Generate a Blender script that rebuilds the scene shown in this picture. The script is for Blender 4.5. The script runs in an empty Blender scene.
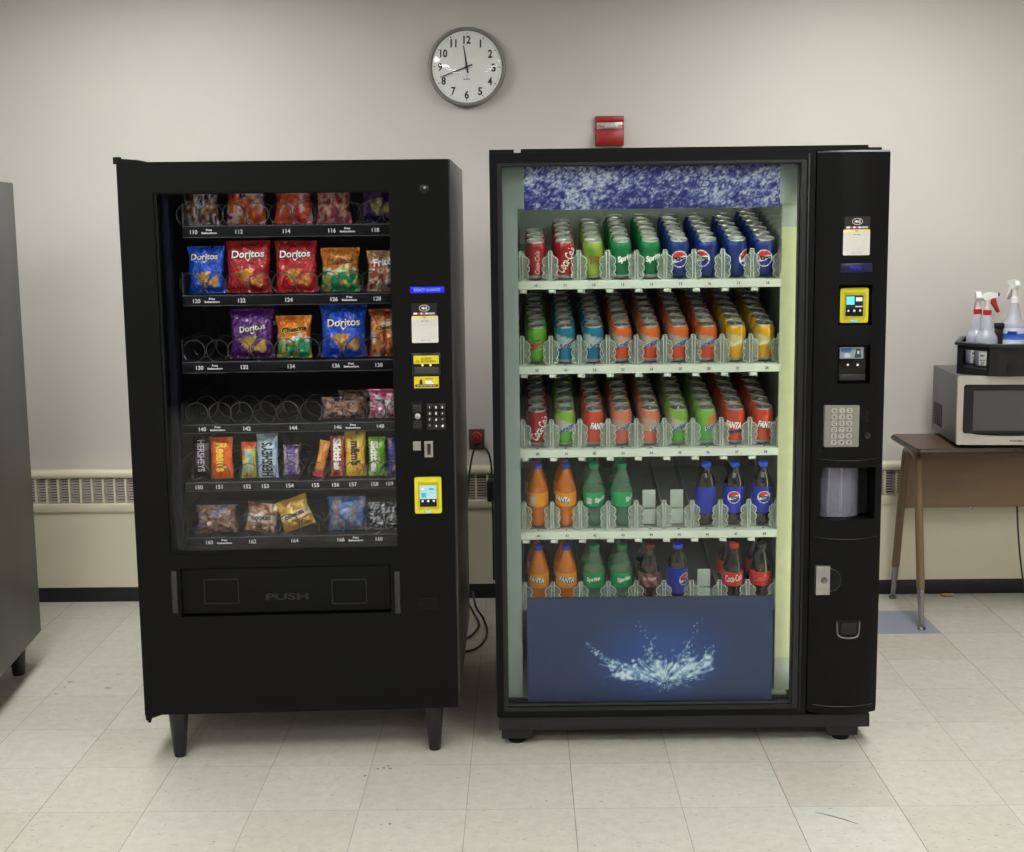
import bpy, bmesh, math, random
import numpy as np
from mathutils import Vector, Matrix

C = bpy.context.scene.collection
SC = bpy.context.scene
PI = math.pi
LAMP, SNACK_LAMP, DRINK_LAMP, HEAD_LAMP = 20.0, 32.0, 9.0, 22.0

# ---------------------------------------------------------------- camera model
F_PX, PITCH, ROLL, YAW, CAM_H = 1288.607, 0.134706, 0.012282, -0.009368, 1.64111
CX, CY = 512.0, 397.857
TILE, TX0, TY0 = 0.3048, 0.12927, 3.45387
WALL_Y = 5.60
s_, c_ = math.sin, math.cos
FW = Vector((s_(YAW) * c_(PITCH), c_(YAW) * c_(PITCH), -s_(PITCH)))
RT0 = Vector((c_(YAW), -s_(YAW), 0))
DN0 = FW.cross(RT0)
RT = RT0 * c_(ROLL) + DN0 * s_(ROLL)
DN = DN0 * c_(ROLL) - RT0 * s_(ROLL)
CAM = Vector((0, 0, CAM_H))


def ray(u, v):
    return FW + RT * ((u - CX) / F_PX) + DN * ((v - CY) / F_PX)


def at_y(u, v, y):
    d = ray(u, v)
    return CAM + d * (y / d.y)


def at_z(u, v, z):
    d = ray(u, v)
    return CAM + d * ((z - CAM_H) / d.z)


class Frame:
    """local frame of a machine: x along its face, y into it, z up"""
    def __init__(self, x, y, yaw):
        self.o = Vector((x, y, 0)); self.yaw = math.radians(yaw)
        self.dx = Vector((c_(self.yaw), s_(self.yaw), 0)); self.n = Vector((-s_(self.yaw), c_(self.yaw), 0))

    def __call__(self, u, v, off=0.0):
        d = ray(u, v); P = self.o + self.n * off
        X = CAM + d * ((P - CAM).dot(self.n) / d.dot(self.n))
        return (X - P).dot(self.dx), X.z


A = Frame(-1.078, 3.81, 2.57)      # snack machine
B = Frame(-0.03, 3.89, 0.3)        # drinks machine

# ---------------------------------------------------------------- materials
def lin1(v):
    v /= 255.0
    return v / 12.92 if v <= 0.04045 else ((v + 0.055) / 1.055) ** 2.4


def lin(c):
    return tuple(lin1(v) for v in c[:3]) + (1.0,)


_M = {}


def mat(name, rgb=(128, 128, 128), rough=0.5, metal=0.0, spec=0.5, var=0.06, scale=30.0, bump=0.0, coat=0.0, emit=None, es=0.0, stretch=None):
    if name in _M:
        return _M[name]
    m = bpy.data.materials.new(name); m.use_nodes = True
    nt = m.node_tree; p = nt.nodes['Principled BSDF']
    p.inputs['Roughness'].default_value = rough; p.inputs['Metallic'].default_value = metal
    p.inputs['Specular IOR Level'].default_value = spec; p.inputs['Coat Weight'].default_value = coat
    tc = nt.nodes.new('ShaderNodeTexCoord'); nz = nt.nodes.new('ShaderNodeTexNoise')
    nz.inputs['Scale'].default_value = scale; nz.inputs['Detail'].default_value = 4
    src = tc.outputs['Object']
    if stretch:
        mp = nt.nodes.new('ShaderNodeMapping'); mp.inputs['Scale'].default_value = stretch
        nt.links.new(src, mp.inputs['Vector']); src = mp.outputs['Vector']
    nt.links.new(src, nz.inputs['Vector'])
    r = nt.nodes.new('ShaderNodeValToRGB')
    L = lin(rgb)
    r.color_ramp.elements[0].position = 0.3; r.color_ramp.elements[1].position = 0.7
    r.color_ramp.elements[0].color = tuple(min(1, k * (1 - var)) for k in L[:3]) + (1,)
    r.color_ramp.elements[1].color = tuple(min(1, k * (1 + var)) for k in L[:3]) + (1,)
    nt.links.new(nz.outputs['Fac'], r.inputs['Fac']); nt.links.new(r.outputs['Color'], p.inputs['Base Color'])
    if bump:
        b = nt.nodes.new('ShaderNodeBump'); b.inputs['Strength'].default_value = bump; b.inputs['Distance'].default_value = 0.002
        nt.links.new(nz.outputs['Fac'], b.inputs['Height']); nt.links.new(b.outputs['Normal'], p.inputs['Normal'])
    if emit:
        p.inputs['Emission Color'].default_value = lin(emit); p.inputs['Emission Strength'].default_value = es
    _M[name] = m
    return m


def vmat(name, rough=0.35, metal=0.0, coat=0.0, spec=0.5, emit=0.0, wrinkle=0.0):
    """printed surface: the ink colours are stored on the mesh"""
    if name in _M:
        return _M[name]
    m = bpy.data.materials.new(name); m.use_nodes = True
    nt = m.node_tree; p = nt.nodes['Principled BSDF']
    a = nt.nodes.new('ShaderNodeAttribute'); a.attribute_name = 'Col'
    nt.links.new(a.outputs['Color'], p.inputs['Base Color'])
    p.inputs['Roughness'].default_value = rough; p.inputs['Metallic'].default_value = metal
    p.inputs['Coat Weight'].default_value = coat; p.inputs['Specular IOR Level'].default_value = spec
    if emit:
        nt.links.new(a.outputs['Color'], p.inputs['Emission Color']); p.inputs['Emission Strength'].default_value = emit
    if wrinkle:
        tc = nt.nodes.new('ShaderNodeTexCoord'); nz = nt.nodes.new('ShaderNodeTexNoise')
        nz.inputs['Scale'].default_value = 38; nz.inputs['Detail'].default_value = 3; nz.inputs['Distortion'].default_value = 1.2
        b = nt.nodes.new('ShaderNodeBump'); b.inputs['Strength'].default_value = wrinkle; b.inputs['Distance'].default_value = 0.022
        nt.links.new(tc.outputs['Object'], nz.inputs['Vector'])
        nt.links.new(nz.outputs['Fac'], b.inputs['Height']); nt.links.new(b.outputs['Normal'], p.inputs['Normal'])
    _M[name] = m
    return m


def glass(name, ior=1.5, tint=(255, 255, 255), body=0.0, rgb=(220, 230, 222), rough=0.0):
    """clear pane or clear plastic: lets light through, reflects by Fresnel, may carry a milky share"""
    if name in _M:
        return _M[name]
    m = bpy.data.materials.new(name); m.use_nodes = True
    nt = m.node_tree; nt.nodes.clear()
    out = nt.nodes.new('ShaderNodeOutputMaterial')
    tr = nt.nodes.new('ShaderNodeBsdfTransparent'); tr.inputs['Color'].default_value = lin(tint)
    gl = nt.nodes.new('ShaderNodeBsdfGlossy'); gl.inputs['Roughness'].default_value = rough
    fr = nt.nodes.new('ShaderNodeFresnel')
    # a thin sheet: both faces reflect like air to plastic
    ge = nt.nodes.new('ShaderNodeNewGeometry'); mr = nt.nodes.new('ShaderNodeMapRange')
    mr.inputs['To Min'].default_value = ior; mr.inputs['To Max'].default_value = 1.0 / ior
    nt.links.new(ge.outputs['Backfacing'], mr.inputs['Value']); nt.links.new(mr.outputs['Result'], fr.inputs['IOR'])
    mx = nt.nodes.new('ShaderNodeMixShader')
    nt.links.new(fr.outputs['Fac'], mx.inputs['Fac'])
    if body:
        df = nt.nodes.new('ShaderNodeBsdfDiffuse'); nz = nt.nodes.new('ShaderNodeTexNoise'); nz.inputs['Scale'].default_value = 60
        rp = nt.nodes.new('ShaderNodeValToRGB'); L = lin(rgb)
        rp.color_ramp.elements[0].color = tuple(k * 0.92 for k in L[:3]) + (1,); rp.color_ramp.elements[1].color = L
        nt.links.new(nz.outputs['Fac'], rp.inputs['Fac']); nt.links.new(rp.outputs['Color'], df.inputs['Color'])
        m2 = nt.nodes.new('ShaderNodeMixShader'); m2.inputs['Fac'].default_value = body
        nt.links.new(tr.outputs[0], m2.inputs[1]); nt.links.new(df.outputs[0], m2.inputs[2])
        nt.links.new(m2.outputs[0], mx.inputs[1])
    else:
        nt.links.new(tr.outputs[0], mx.inputs[1])
    nt.links.new(gl.outputs[0], mx.inputs[2]); nt.links.new(mx.outputs[0], out.inputs['Surface'])
    _M[name] = m
    return m


# ---------------------------------------------------------------- mesh tools
def nbm():
    return bmesh.new()


def col_layer(bm):
    return bm.verts.layers.float_color.get('Col') or bm.verts.layers.float_color.new('Col')


def add_box(bm, x0, x1, y0, y1, z0, z1, mi=0, bev=0.0, seg=2):
    v = [bm.verts.new(p) for p in ((x0, y0, z0), (x1, y0, z0), (x1, y1, z0), (x0, y1, z0), (x0, y0, z1), (x1, y0, z1), (x1, y1, z1), (x0, y1, z1))]
    fs = [bm.faces.new([v[i] for i in q]) for q in ((3, 2, 1, 0), (4, 5, 6, 7), (0, 1, 5, 4), (1, 2, 6, 5), (2, 3, 7, 6), (3, 0, 4, 7))]
    for f in fs:
        f.material_index = mi
    if bev:
        es = list({e for f in fs for e in f.edges})
        r = bmesh.ops.bevel(bm, geom=es, offset=bev, segments=seg, affect='EDGES', profile=0.5)
        for f in r['faces']:
            f.material_index = mi
    return v


def add_plate(bm, x0, x1, z0, z1, y0, y1, holes=(), mi=0):
    xs = sorted({x0, x1, *[h[0] for h in holes], *[h[1] for h in holes]})
    zs = sorted({z0, z1, *[h[2] for h in holes], *[h[3] for h in holes]})
    nx, nz = len(xs) - 1, len(zs) - 1

    def solid(i, j):
        if not (0 <= i < nx and 0 <= j < nz):
            return False
        cx, cz = (xs[i] + xs[i + 1]) / 2, (zs[j] + zs[j + 1]) / 2
        return not any(h[0] < cx < h[1] and h[2] < cz < h[3] for h in holes)
    vs = {}

    def V(i, j, k):
        if (i, j, k) not in vs:
            vs[i, j, k] = bm.verts.new((xs[i], (y0, y1)[k], zs[j]))
        return vs[i, j, k]

    def face(q):
        f = bm.faces.new(q); f.material_index = mi
    for i in range(nx):
        for j in range(nz):
            if not solid(i, j):
                continue
            face([V(i, j, 0), V(i + 1, j, 0), V(i + 1, j + 1, 0), V(i, j + 1, 0)])
            face([V(i, j + 1, 1), V(i + 1, j + 1, 1), V(i + 1, j, 1), V(i, j, 1)])
            if not solid(i - 1, j): face([V(i, j, 1), V(i, j, 0), V(i, j + 1, 0), V(i, j + 1, 1)])
            if not solid(i + 1, j): face([V(i + 1, j, 0), V(i + 1, j, 1), V(i + 1, j + 1, 1), V(i + 1, j + 1, 0)])
            if not solid(i, j - 1): face([V(i, j, 1), V(i + 1, j, 1), V(i + 1, j, 0), V(i, j, 0)])
            if not solid(i, j + 1): face([V(i, j + 1, 0), V(i + 1, j + 1, 0), V(i + 1, j + 1, 1), V(i, j + 1, 1)])


def add_tube(bm, pts, r, n=8, mi=0, cap=True, closed=False):
    pts = [Vector(p) for p in pts]
    N = len(pts); rings = []
    t0 = (pts[1] - pts[0]).normalized()
    up = Vector((0, 0, 1)) if abs(t0.z) < 0.9 else Vector((1, 0, 0))
    a = t0.cross(up).normalized()
    for i, p in enumerate(pts):
        if closed:
            t = (pts[(i + 1) % N] - pts[i - 1]).normalized()
        else:
            t = (pts[min(i + 1, N - 1)] - pts[max(i - 1, 0)]).normalized()
        a = (a - t * a.dot(t)).normalized(); b = t.cross(a)
        rr = r[i] if isinstance(r, (list, tuple)) else r
        rings.append([bm.verts.new(p + (a * c_(2 * PI * k / n) + b * s_(2 * PI * k / n)) * rr) for k in range(n)])
    for i in range(N if closed else N - 1):
        A_, B_ = rings[i], rings[(i + 1) % N]
        for k in range(n):
            f = bm.faces.new([A_[k], A_[(k + 1) % n], B_[(k + 1) % n], B_[k]]); f.material_index = mi
    if cap and not closed:
        f = bm.faces.new(rings[0][::-1]); f.material_index = mi
        f = bm.faces.new(rings[-1]); f.material_index = mi


def add_lathe(bm, prof, n=24, c=(0, 0, 0), mi=0, axis='z', colfn=None, rot=None, sx=1.0, sy=1.0):
    """prof: (radius, height) from the bottom up; colfn(angle, height) gives the ink colour, angle 0 faces -y"""
    cl = col_layer(bm) if colfn else None
    rings = []
    c = Vector(c)

    def place(x, y, z):
        p = Vector((x * sx, y * sy, z))
        if axis == 'y':
            p = Vector((p.x, -p.z, p.y))
        if axis == 'x':
            p = Vector((p.z, p.x, p.y))
        if rot is not None:
            p = rot @ p
        return p + c
    for (r, h) in prof:
        if r < 1e-6:
            vv = [bm.verts.new(place(0, 0, h))]
        else:
            vv = [bm.verts.new(place(r * s_(2 * PI * k / n), -r * c_(2 * PI * k / n), h)) for k in range(n)]
        if colfn:
            for k, v in enumerate(vv):
                a = 2 * PI * k / n
                v[cl] = lin(colfn(a if a <= PI else a - 2 * PI, h))
        rings.append(vv)
    for i in range(len(rings) - 1):
        P, Q = rings[i], rings[i + 1]
        for k in range(n):
            k2 = (k + 1) % n
            if len(P) == 1 and len(Q) == 1:
                break
            if len(P) == 1:
                f = bm.faces.new([P[0], Q[k2], Q[k]])
            elif len(Q) == 1:
                f = bm.faces.new([P[k], P[k2], Q[0]])
            else:
                f = bm.faces.new([P[k], P[k2], Q[k2], Q[k]])
            f.material_index = mi


def add_prism(bm, poly, fn0, fn1, mi=0):
    """poly: 2D outline; fn0/fn1 map it to the two end faces"""
    a = [bm.verts.new(fn0(*p)) for p in poly]; b = [bm.verts.new(fn1(*p)) for p in poly]
    fs = [bm.faces.new(a), bm.faces.new(b[::-1])]
    n = len(poly)
    for i in range(n):
        fs.append(bm.faces.new([a[(i + 1) % n], a[i], b[i], b[(i + 1) % n]]))
    for f in fs:
        f.material_index = mi
    bmesh.ops.recalc_face_normals(bm, faces=fs)


def add_grid(bm, nx, ny, fn, mi=0, colfn=None, keep=None):
    cl = col_layer(bm) if colfn else None
    g = []
    for j in range(ny + 1):
        row = []
        for i in range(nx + 1):
            u, v = i / nx, j / ny
            w = bm.verts.new(fn(u, v))
            if colfn:
                w[cl] = lin(colfn(u, v))
            row.append(w)
        g.append(row)
    for j in range(ny):
        for i in range(nx):
            if keep and not keep((i + 0.5) / nx, (j + 0.5) / ny):
                continue
            f = bm.faces.new([g[j][i], g[j][i + 1], g[j + 1][i + 1], g[j + 1][i]]); f.material_index = mi
    if keep:
        bmesh.ops.delete(bm, geom=[v for v in bm.verts if not v.link_faces], context='VERTS')


def rrect(x0, x1, z0, z1, r, n=5):
    out = []
    for cx, cz, a0 in ((x1 - r, z1 - r, 0), (x0 + r, z1 - r, 90), (x0 + r, z0 + r, 180), (x1 - r, z0 + r, 270)):
        for k in range(n + 1):
            a = math.radians(a0 + 90 * k / n)
            out.append((cx + r * c_(a), cz + r * s_(a)))
    return out


def add_rrect(bm, x0, x1, z0, z1, r, y0, y1, mi=0, n=5):
    """rounded plate facing -y"""
    add_prism(bm, rrect(x0, x1, z0, z1, r, n), lambda x, z: (x, y0, z), lambda x, z: (x, y1, z), mi)


_TX = {}


def text_geo(s, bold=0.0, shear=0.0):
    k = (s, bold, shear)
    if k not in _TX:
        cu = bpy.data.curves.new('letters', 'FONT'); cu.body = s; cu.size = 1; cu.align_x = 'CENTER'; cu.align_y = 'CENTER'
        cu.offset = bold; cu.shear = shear; cu.resolution_u = 3; cu.fill_mode = 'FRONT'
        ob = bpy.data.objects.new('letters', cu)
        me = bpy.data.meshes.new_from_object(ob)
        V = [(v.co.x, v.co.y) for v in me.vertices]; Fc = [tuple(p.vertices) for p in me.polygons]
        bpy.data.objects.remove(ob); bpy.data.meshes.remove(me); bpy.data.curves.remove(cu)
        if V:
            xs = [v[0] for v in V]; ys = [v[1] for v in V]
            mx, my = (min(xs) + max(xs)) / 2, (min(ys) + max(ys)) / 2
            V = [(a - mx, b - my) for a, b in V]
            _TX[k] = (V, Fc, max(xs) - min(xs), max(ys) - min(ys))
        else:
            _TX[k] = ([], [], 1, 1)
    return _TX[k]


def add_text(bm, s, fn, h=None, w=None, mi=0, bold=0.0, shear=0.0, rot=0.0):
    """h: height of the ink, w: width of the ink (either may be left to follow); fn maps (x, z) about the centre to a point"""
    V, Fc, W, H = text_geo(s, bold, shear)
    if not V:
        return
    if h is None:
        sx = sz = w / W
    elif w is None:
        sx = sz = h / H
    else:
        sx, sz = w / W, h / H
    ca, sa = c_(rot), s_(rot)
    vs = []
    for x, z in V:
        x, z = x * sx, z * sz
        vs.append(bm.verts.new(fn(x * ca - z * sa, x * sa + z * ca)))
    for q in Fc:
        try:
            f = bm.faces.new([vs[i] for i in q]); f.material_index = mi
        except ValueError:
            pass


def flat(x, y, z):
    return lambda a, b: (x + a, y, z + b)


def obj(name, bm, mats, parent=None, loc=(0, 0, 0), rot=(0, 0, 0), smooth=40, kind=None, recalc=False):
    if recalc:
        bmesh.ops.recalc_face_normals(bm, faces=bm.faces)
    me = bpy.data.meshes.new(name); bm.to_mesh(me); bm.free()
    for m in (mats if isinstance(mats, (list, tuple)) else [mats]):
        me.materials.append(m)
    if smooth:
        me.shade_smooth(); me.set_sharp_from_angle(angle=math.radians(smooth))
    o = bpy.data.objects.new(name, me); C.objects.link(o)
    o.location = loc; o.rotation_euler = rot
    if parent: o.parent = parent
    if kind: o['kind'] = kind
    return o


def thing(name, label, cat, loc=(0, 0, 0), rot=(0, 0, 0), group=None):
    o = bpy.data.objects.new(name, None); C.objects.link(o); o.empty_display_size = 0.05
    o.location = loc; o.rotation_euler = rot
    return tag(o, label, cat, group)


def tag(o, label, cat, group=None):
    o['label'] = label; o['category'] = cat
    if group: o['group'] = group
    return o


KIDS = {}


def dup(root, loc, rot, label, group=None):
    r = root.copy(); C.objects.link(r); r.location = loc; r.rotation_euler = rot
    r['label'] = label
    if group: r['group'] = group
    for ch in root.children:
        c = ch.copy(); C.objects.link(c); c.parent = r
        for g in ch.children:
            d = g.copy(); C.objects.link(d); d.parent = c
    return r


def world(fr, x, y, z):
    p = fr.o + fr.dx * x + fr.n * y
    return Vector((p.x, p.y, z))


def hsh(*k):
    return random.Random(str(k)).random()


def vnoise(x, y, seed=0):
    ix, iy = math.floor(x), math.floor(y); fx, fy = x - ix, y - iy
    fx = fx * fx * (3 - 2 * fx); fy = fy * fy * (3 - 2 * fy)
    a, b, c, d = hsh(ix, iy, seed), hsh(ix + 1, iy, seed), hsh(ix, iy + 1, seed), hsh(ix + 1, iy + 1, seed)
    return (a * (1 - fx) + b * fx) * (1 - fy) + (c * (1 - fx) + d * fx) * fy


def mixc(a, b, t):
    t = max(0.0, min(1.0, t))
    return tuple(p * (1 - t) + q * t for p, q in zip(a, b))


# ---------------------------------------------------------------- shared materials
BLACK = mat('black_powder_coat', (8, 8, 9), 0.55, spec=0.14, var=0.05, scale=120, bump=0.05)
BLACK_DEEP = mat('black_matte', (12, 12, 13), 0.7, spec=0.25)
BLACK_GLOSS = mat('black_gloss', (14, 14, 15), 0.25, spec=0.4)
BLACK_PLASTIC = mat('black_plastic', (20, 20, 21), 0.42, spec=0.4)
DARK_LINER = mat('dark_liner', (16, 17, 20), 0.5)
STEEL = mat('brushed_steel', (175, 172, 165), 0.35, metal=0.9, var=0.05, scale=40)
WIRE = mat('wire_steel', (84, 84, 84), 0.32, metal=0.85)
WHITE_INK = mat('white_ink', (235, 235, 232), 0.5)
BLACK_INK = mat('black_ink', (12, 12, 14), 0.5)
RED_INK = mat('red_ink', (185, 25, 30), 0.5)
NAVY_INK = mat('navy_ink', (25, 35, 95), 0.5)
YELLOW = mat('yellow_label', (224, 208, 24), 0.4)
WHITE_CARD = mat('white_card', (214, 213, 206), 0.5)
# ================================================================ camera
cam_d = bpy.data.cameras.new('camera'); cam = bpy.data.objects.new('camera', cam_d); C.objects.link(cam)
cam_d.sensor_fit = 'HORIZONTAL'; cam_d.sensor_width = 36.0; cam_d.lens = F_PX / 1024 * 36.0
cam_d.shift_y = (CY - 426.0) / 1024.0; cam_d.clip_start = 0.05
mw = Matrix((RT, -DN, -FW)).transposed().to_4x4(); mw.translation = CAM
cam.matrix_world = mw
SC.camera = cam
SC.view_settings.view_transform = 'Standard'; SC.view_settings.look = 'None'
SC.view_settings.gamma = 1.0; SC.view_settings.exposure = 0.0; SC.view_settings.use_curve_mapping = False
SC.cycles.max_bounces = 8; SC.cycles.diffuse_bounces = 4; SC.cycles.glossy_bounces = 4; SC.cycles.transparent_max_bounces = 24
SC.cycles.use_denoising = True; SC.cycles.caustics_reflective = False; SC.cycles.caustics_refractive = False
SC.cycles.sample_clamp_indirect = 6.0

# ================================================================ setting
RX0, RX1, RY0, RZ = -3.6, 3.4, -4.3, 2.78

wall_m = mat('painted_wall', (199, 194, 187), 0.6, var=0.02, scale=2.2, bump=0.04)
dark_wall = mat('unseen_dark_wall', (34, 34, 38), 0.6, var=0.15, scale=6)  # unseen wall, kept dark so the machine windows reflect darkness
ceil_m = mat('ceiling_tile', (200, 198, 192), 0.9, var=0.03)


def floor_material():
    m = bpy.data.materials.new('vinyl_tile'); m.use_nodes = True
    nt = m.node_tree; p = nt.nodes['Principled BSDF']; N = nt.nodes.new; L = nt.links.new
    p.inputs['Roughness'].default_value = 0.38; p.inputs['Specular IOR Level'].default_value = 0.35
    tc = N('ShaderNodeTexCoord'); sp = N('ShaderNodeSeparateXYZ'); L(tc.outputs['Object'], sp.inputs[0])

    def mth(op, a, b=None):
        n = N('ShaderNodeMath'); n.operation = op
        for i, x in enumerate((a, b)):
            if x is None: continue
            if isinstance(x, (int, float)): n.inputs[i].default_value = x
            else: L(x, n.inputs[i])
        return n.outputs[0]
    ix, fx, lines = [], [], []
    for k, o in ((0, TX0), (1, TY0)):
        q = mth('DIVIDE', mth('SUBTRACT', sp.outputs[k], o), TILE)
        fl = mth('FLOOR', q); fr = mth('SUBTRACT', q, fl)
        ix.append(fl); fx.append(fr)
        d = mth('MINIMUM', fr, mth('SUBTRACT', 1.0, fr))
        lines.append(d)
    near = mth('MINIMUM', lines[0], lines[1])
    # joint strength differs from row to row
    cmb = N('ShaderNodeCombineXYZ'); L(ix[0], cmb.inputs[0]); L(ix[1], cmb.inputs[1])
    wn = N('ShaderNodeTexWhiteNoise'); wn.noise_dimensions = '2D'; L(cmb.outputs[0], wn.inputs['Vector'])
    nz = N('ShaderNodeTexNoise'); nz.inputs['Scale'].default_value = 26; nz.inputs['Detail'].default_value = 5; nz.inputs['Roughness'].default_value = 0.65
    L(tc.outputs['Object'], nz.inputs['Vector'])
    nb = N('ShaderNodeTexNoise'); nb.inputs['Scale'].default_value = 1.3; L(tc.outputs['Object'], nb.inputs['Vector'])
    r1 = N('ShaderNodeValToRGB'); r1.color_ramp.elements[0].position = 0.3; r1.color_ramp.elements[1].position = 0.7
    r1.color_ramp.elements[0].color = lin((184, 183, 173)); r1.color_ramp.elements[1].color = lin((198, 198, 188)); L(nz.outputs['Fac'], r1.inputs[0])
    # fine streaky fleck of vinyl composition tile
    mp = N('ShaderNodeMapping'); mp.inputs['Scale'].default_value = (50, 130, 1); L(tc.outputs['Object'], mp.inputs[0])
    fk = N('ShaderNodeTexNoise'); fk.inputs['Scale'].default_value = 1.0; fk.inputs['Detail'].default_value = 2; L(mp.outputs[0], fk.inputs['Vector'])
    rf = N('ShaderNodeValToRGB'); rf.color_ramp.elements[0].position = 0.24; rf.color_ramp.elements[1].position = 0.36
    rf.color_ramp.elements[0].color = lin((160, 154, 142)); rf.color_ramp.elements[1].color = (1, 1, 1, 1); L(fk.outputs['Fac'], rf.inputs[0])

    def mix(kind, fac, a, b):
        n = N('ShaderNodeMix'); n.data_type = 'RGBA'; n.blend_type = kind
        if isinstance(fac, (int, float)): n.inputs['Factor'].default_value = fac
        else: L(fac, n.inputs['Factor'])
        for i, x in ((6, a), (7, b)):
            if isinstance(x, tuple): n.inputs[i].default_value = x
            else: L(x, n.inputs[i])
        return n.outputs[2]
    base = mix('MULTIPLY', 0.8, r1.outputs[0], rf.outputs[0])
    tint = N('ShaderNodeValToRGB'); tint.color_ramp.elements[0].color = lin((244, 240, 236)); tint.color_ramp.elements[1].color = lin((255, 255, 255)); L(wn.outputs['Value'], tint.inputs[0])
    base = mix('MULTIPLY', 1.0, base, tint.outputs[0])
    rb = N('ShaderNodeValToRGB'); rb.color_ramp.elements[0].position = 0.35; rb.color_ramp.elements[1].position = 0.65
    rb.color_ramp.elements[0].color = lin((250, 245, 242)); rb.color_ramp.elements[1].color = (1, 1, 1, 1); L(nb.outputs['Fac'], rb.inputs[0])
    base = mix('MULTIPLY', 0.6, base, rb.outputs[0])
    # one blue-grey tile near the desk
    isb = mth('MULTIPLY', mth('COMPARE', ix[0], 4.0), mth('COMPARE', ix[1], 5.0))
    for n in nt.nodes:
        if n.type == 'MATH' and n.operation == 'COMPARE': n.inputs[2].default_value = 0.1
    base = mix('MIX', isb, base, lin((134, 140, 154)))
    # joints
    jx = mth('LESS_THAN', lines[0], 0.0042); jy = mth('LESS_THAN', lines[1], 0.0036)
    wl = N('ShaderNodeTexWhiteNoise'); wl.noise_dimensions = '1D'; L(mth('ROUND', mth('DIVIDE', mth('SUBTRACT', sp.outputs[0], TX0), TILE)), wl.inputs['W'])
    sx = mth('ADD', 0.42, mth('MULTIPLY', wl.outputs['Value'], 0.4))
    joint = mth('MAXIMUM', mth('MULTIPLY', jx, sx), mth('MULTIPLY', jy, 0.42))
    base = mix('MIX', joint, base, lin((70, 65, 58)))
    L(base, p.inputs['Base Color'])
    b = N('ShaderNodeBump'); b.inputs['Strength'].default_value = 0.02; L(nz.outputs['Fac'], b.inputs['Height']); L(b.outputs['Normal'], p.inputs['Normal'])
    return m


bm = nbm(); add_box(bm, RX0, RX1, RY0, WALL_Y + 0.02, -0.06, 0.0); obj('floor', bm, floor_material(), kind='structure', smooth=0)
bm = nbm(); add_box(bm, RX0, RX1, WALL_Y, WALL_Y + 0.1, 0, RZ); obj('wall_back', bm, wall_m, kind='structure', smooth=0)
bm = nbm(); add_box(bm, RX0 - 0.1, RX0, RY0, WALL_Y + 0.1, 0, RZ); obj('wall_left', bm, wall_m, kind='structure', smooth=0)
bm = nbm(); add_box(bm, RX1, RX1 + 0.1, RY0, WALL_Y + 0.1, 0, RZ); obj('wall_right', bm, wall_m, kind='structure', smooth=0)
bm = nbm(); add_box(bm, RX0, RX1, RY0 - 0.1, RY0, 0, RZ); obj('wall_front', bm, dark_wall, kind='structure', smooth=0)
bm = nbm(); add_box(bm, RX0, RX1, RY0, WALL_Y + 0.1, RZ, RZ + 0.1); obj('ceiling', bm, ceil_m, kind='structure', smooth=0)
bm = nbm(); add_box(bm, RX0, RX1, 5.525, 5.54, 0, 0.066, bev=0.002); obj('baseboard_back', bm, mat('black_rubber_base', (22, 23, 27), 0.45), kind='structure')

# ceiling lamps (recessed troffers)
troffer = mat('lit_diffuser', (240, 240, 236), 0.5, emit=(254, 254, 253), es=LAMP)
tro_frame = mat('troffer_frame', (225, 225, 222), 0.5)
k = 0
for yy, xx in ((4.15, -1.5), (4.15, 1.4), (1.9, -1.5), (1.9, 1.4), (-0.45, -1.5), (-0.45, 1.4), (-2.8, -1.5), (-2.8, 1.4)):
    if True:
        t = thing('ceiling_light', 'recessed fluorescent ceiling panel %s' % ['over the snack machine side, first from the clock wall', 'over the drinks machine side, first from the clock wall', 'second from the clock wall, snack machine side', 'second from the clock wall, drinks machine side', 'third from the clock wall, snack machine side', 'third from the clock wall, drinks machine side', 'farthest from the clock wall, snack machine side', 'farthest from the clock wall, drinks machine side'][k], 'ceiling light', (xx, yy, RZ), group='ceiling light panels'); k += 1
        bm = nbm(); add_plate(bm, -0.33, 0.33, -0.63, 0.63, -0.012, 0.0, [(-0.30, 0.30, -0.60, 0.60)])
        for v in bm.verts: v.co = Vector((v.co.x, v.co.z, v.co.y))
        obj('light_frame', bm, tro_frame, t, smooth=0, recalc=True)
        bm = nbm(); add_box(bm, -0.30, 0.30, -0.60, 0.60, -0.008, -0.001); obj('diffuser', bm, troffer, t, smooth=0)

# ================================================================ radiator cover along the wall
cream = mat('cream_enamel', (218, 210, 186), 0.45, var=0.02, scale=3)
rad = thing('radiator_cover', 'long cream enamelled radiator cover with a louvred grille along the wall base', 'radiator', (0, 5.52, 0))
bm = nbm()
add_box(bm, RX0, RX1, 0.006, 0.078, 0.066, 0.405)
obj('front_panel', bm, cream, rad)
bm = nbm(); add_box(bm, RX0, RX1, -0.002, 0.076, 0.405, 0.446, bev=0.006); obj('lower_lip', bm, cream, rad)
bm = nbm(); add_box(bm, RX0, RX1, 0.0, 0.078, 0.554, 0.588, bev=0.014, seg=4); obj('top_ledge', bm, cream, rad)
bm = nbm(); add_box(bm, RX0, RX1, 0.045, 0.078, 0.446, 0.554); obj('grille_backing', bm, mat('grille_dark', (30, 27, 30), 0.8), rad, smooth=0)
bm = nbm()
for i in range(9):
    z = 0.451 + i * 0.0117
    add_prism(bm, [(0.010, z), (0.014, z + 0.0005), (0.017, z + 0.0060), (0.013, z + 0.0066)], lambda y, zz: (RX0, y, zz), lambda y, zz: (RX1, y, zz))
gx = RX0 + 0.02
while gx < RX1:
    add_box(bm, gx - 0.004, gx + 0.004, 0.004, 0.04, 0.446, 0.554, mi=1); gx += 0.0495
obj('grille', bm, [mat('grille_cream', (168, 158, 146), 0.5), cream], rad, smooth=0)

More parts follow.
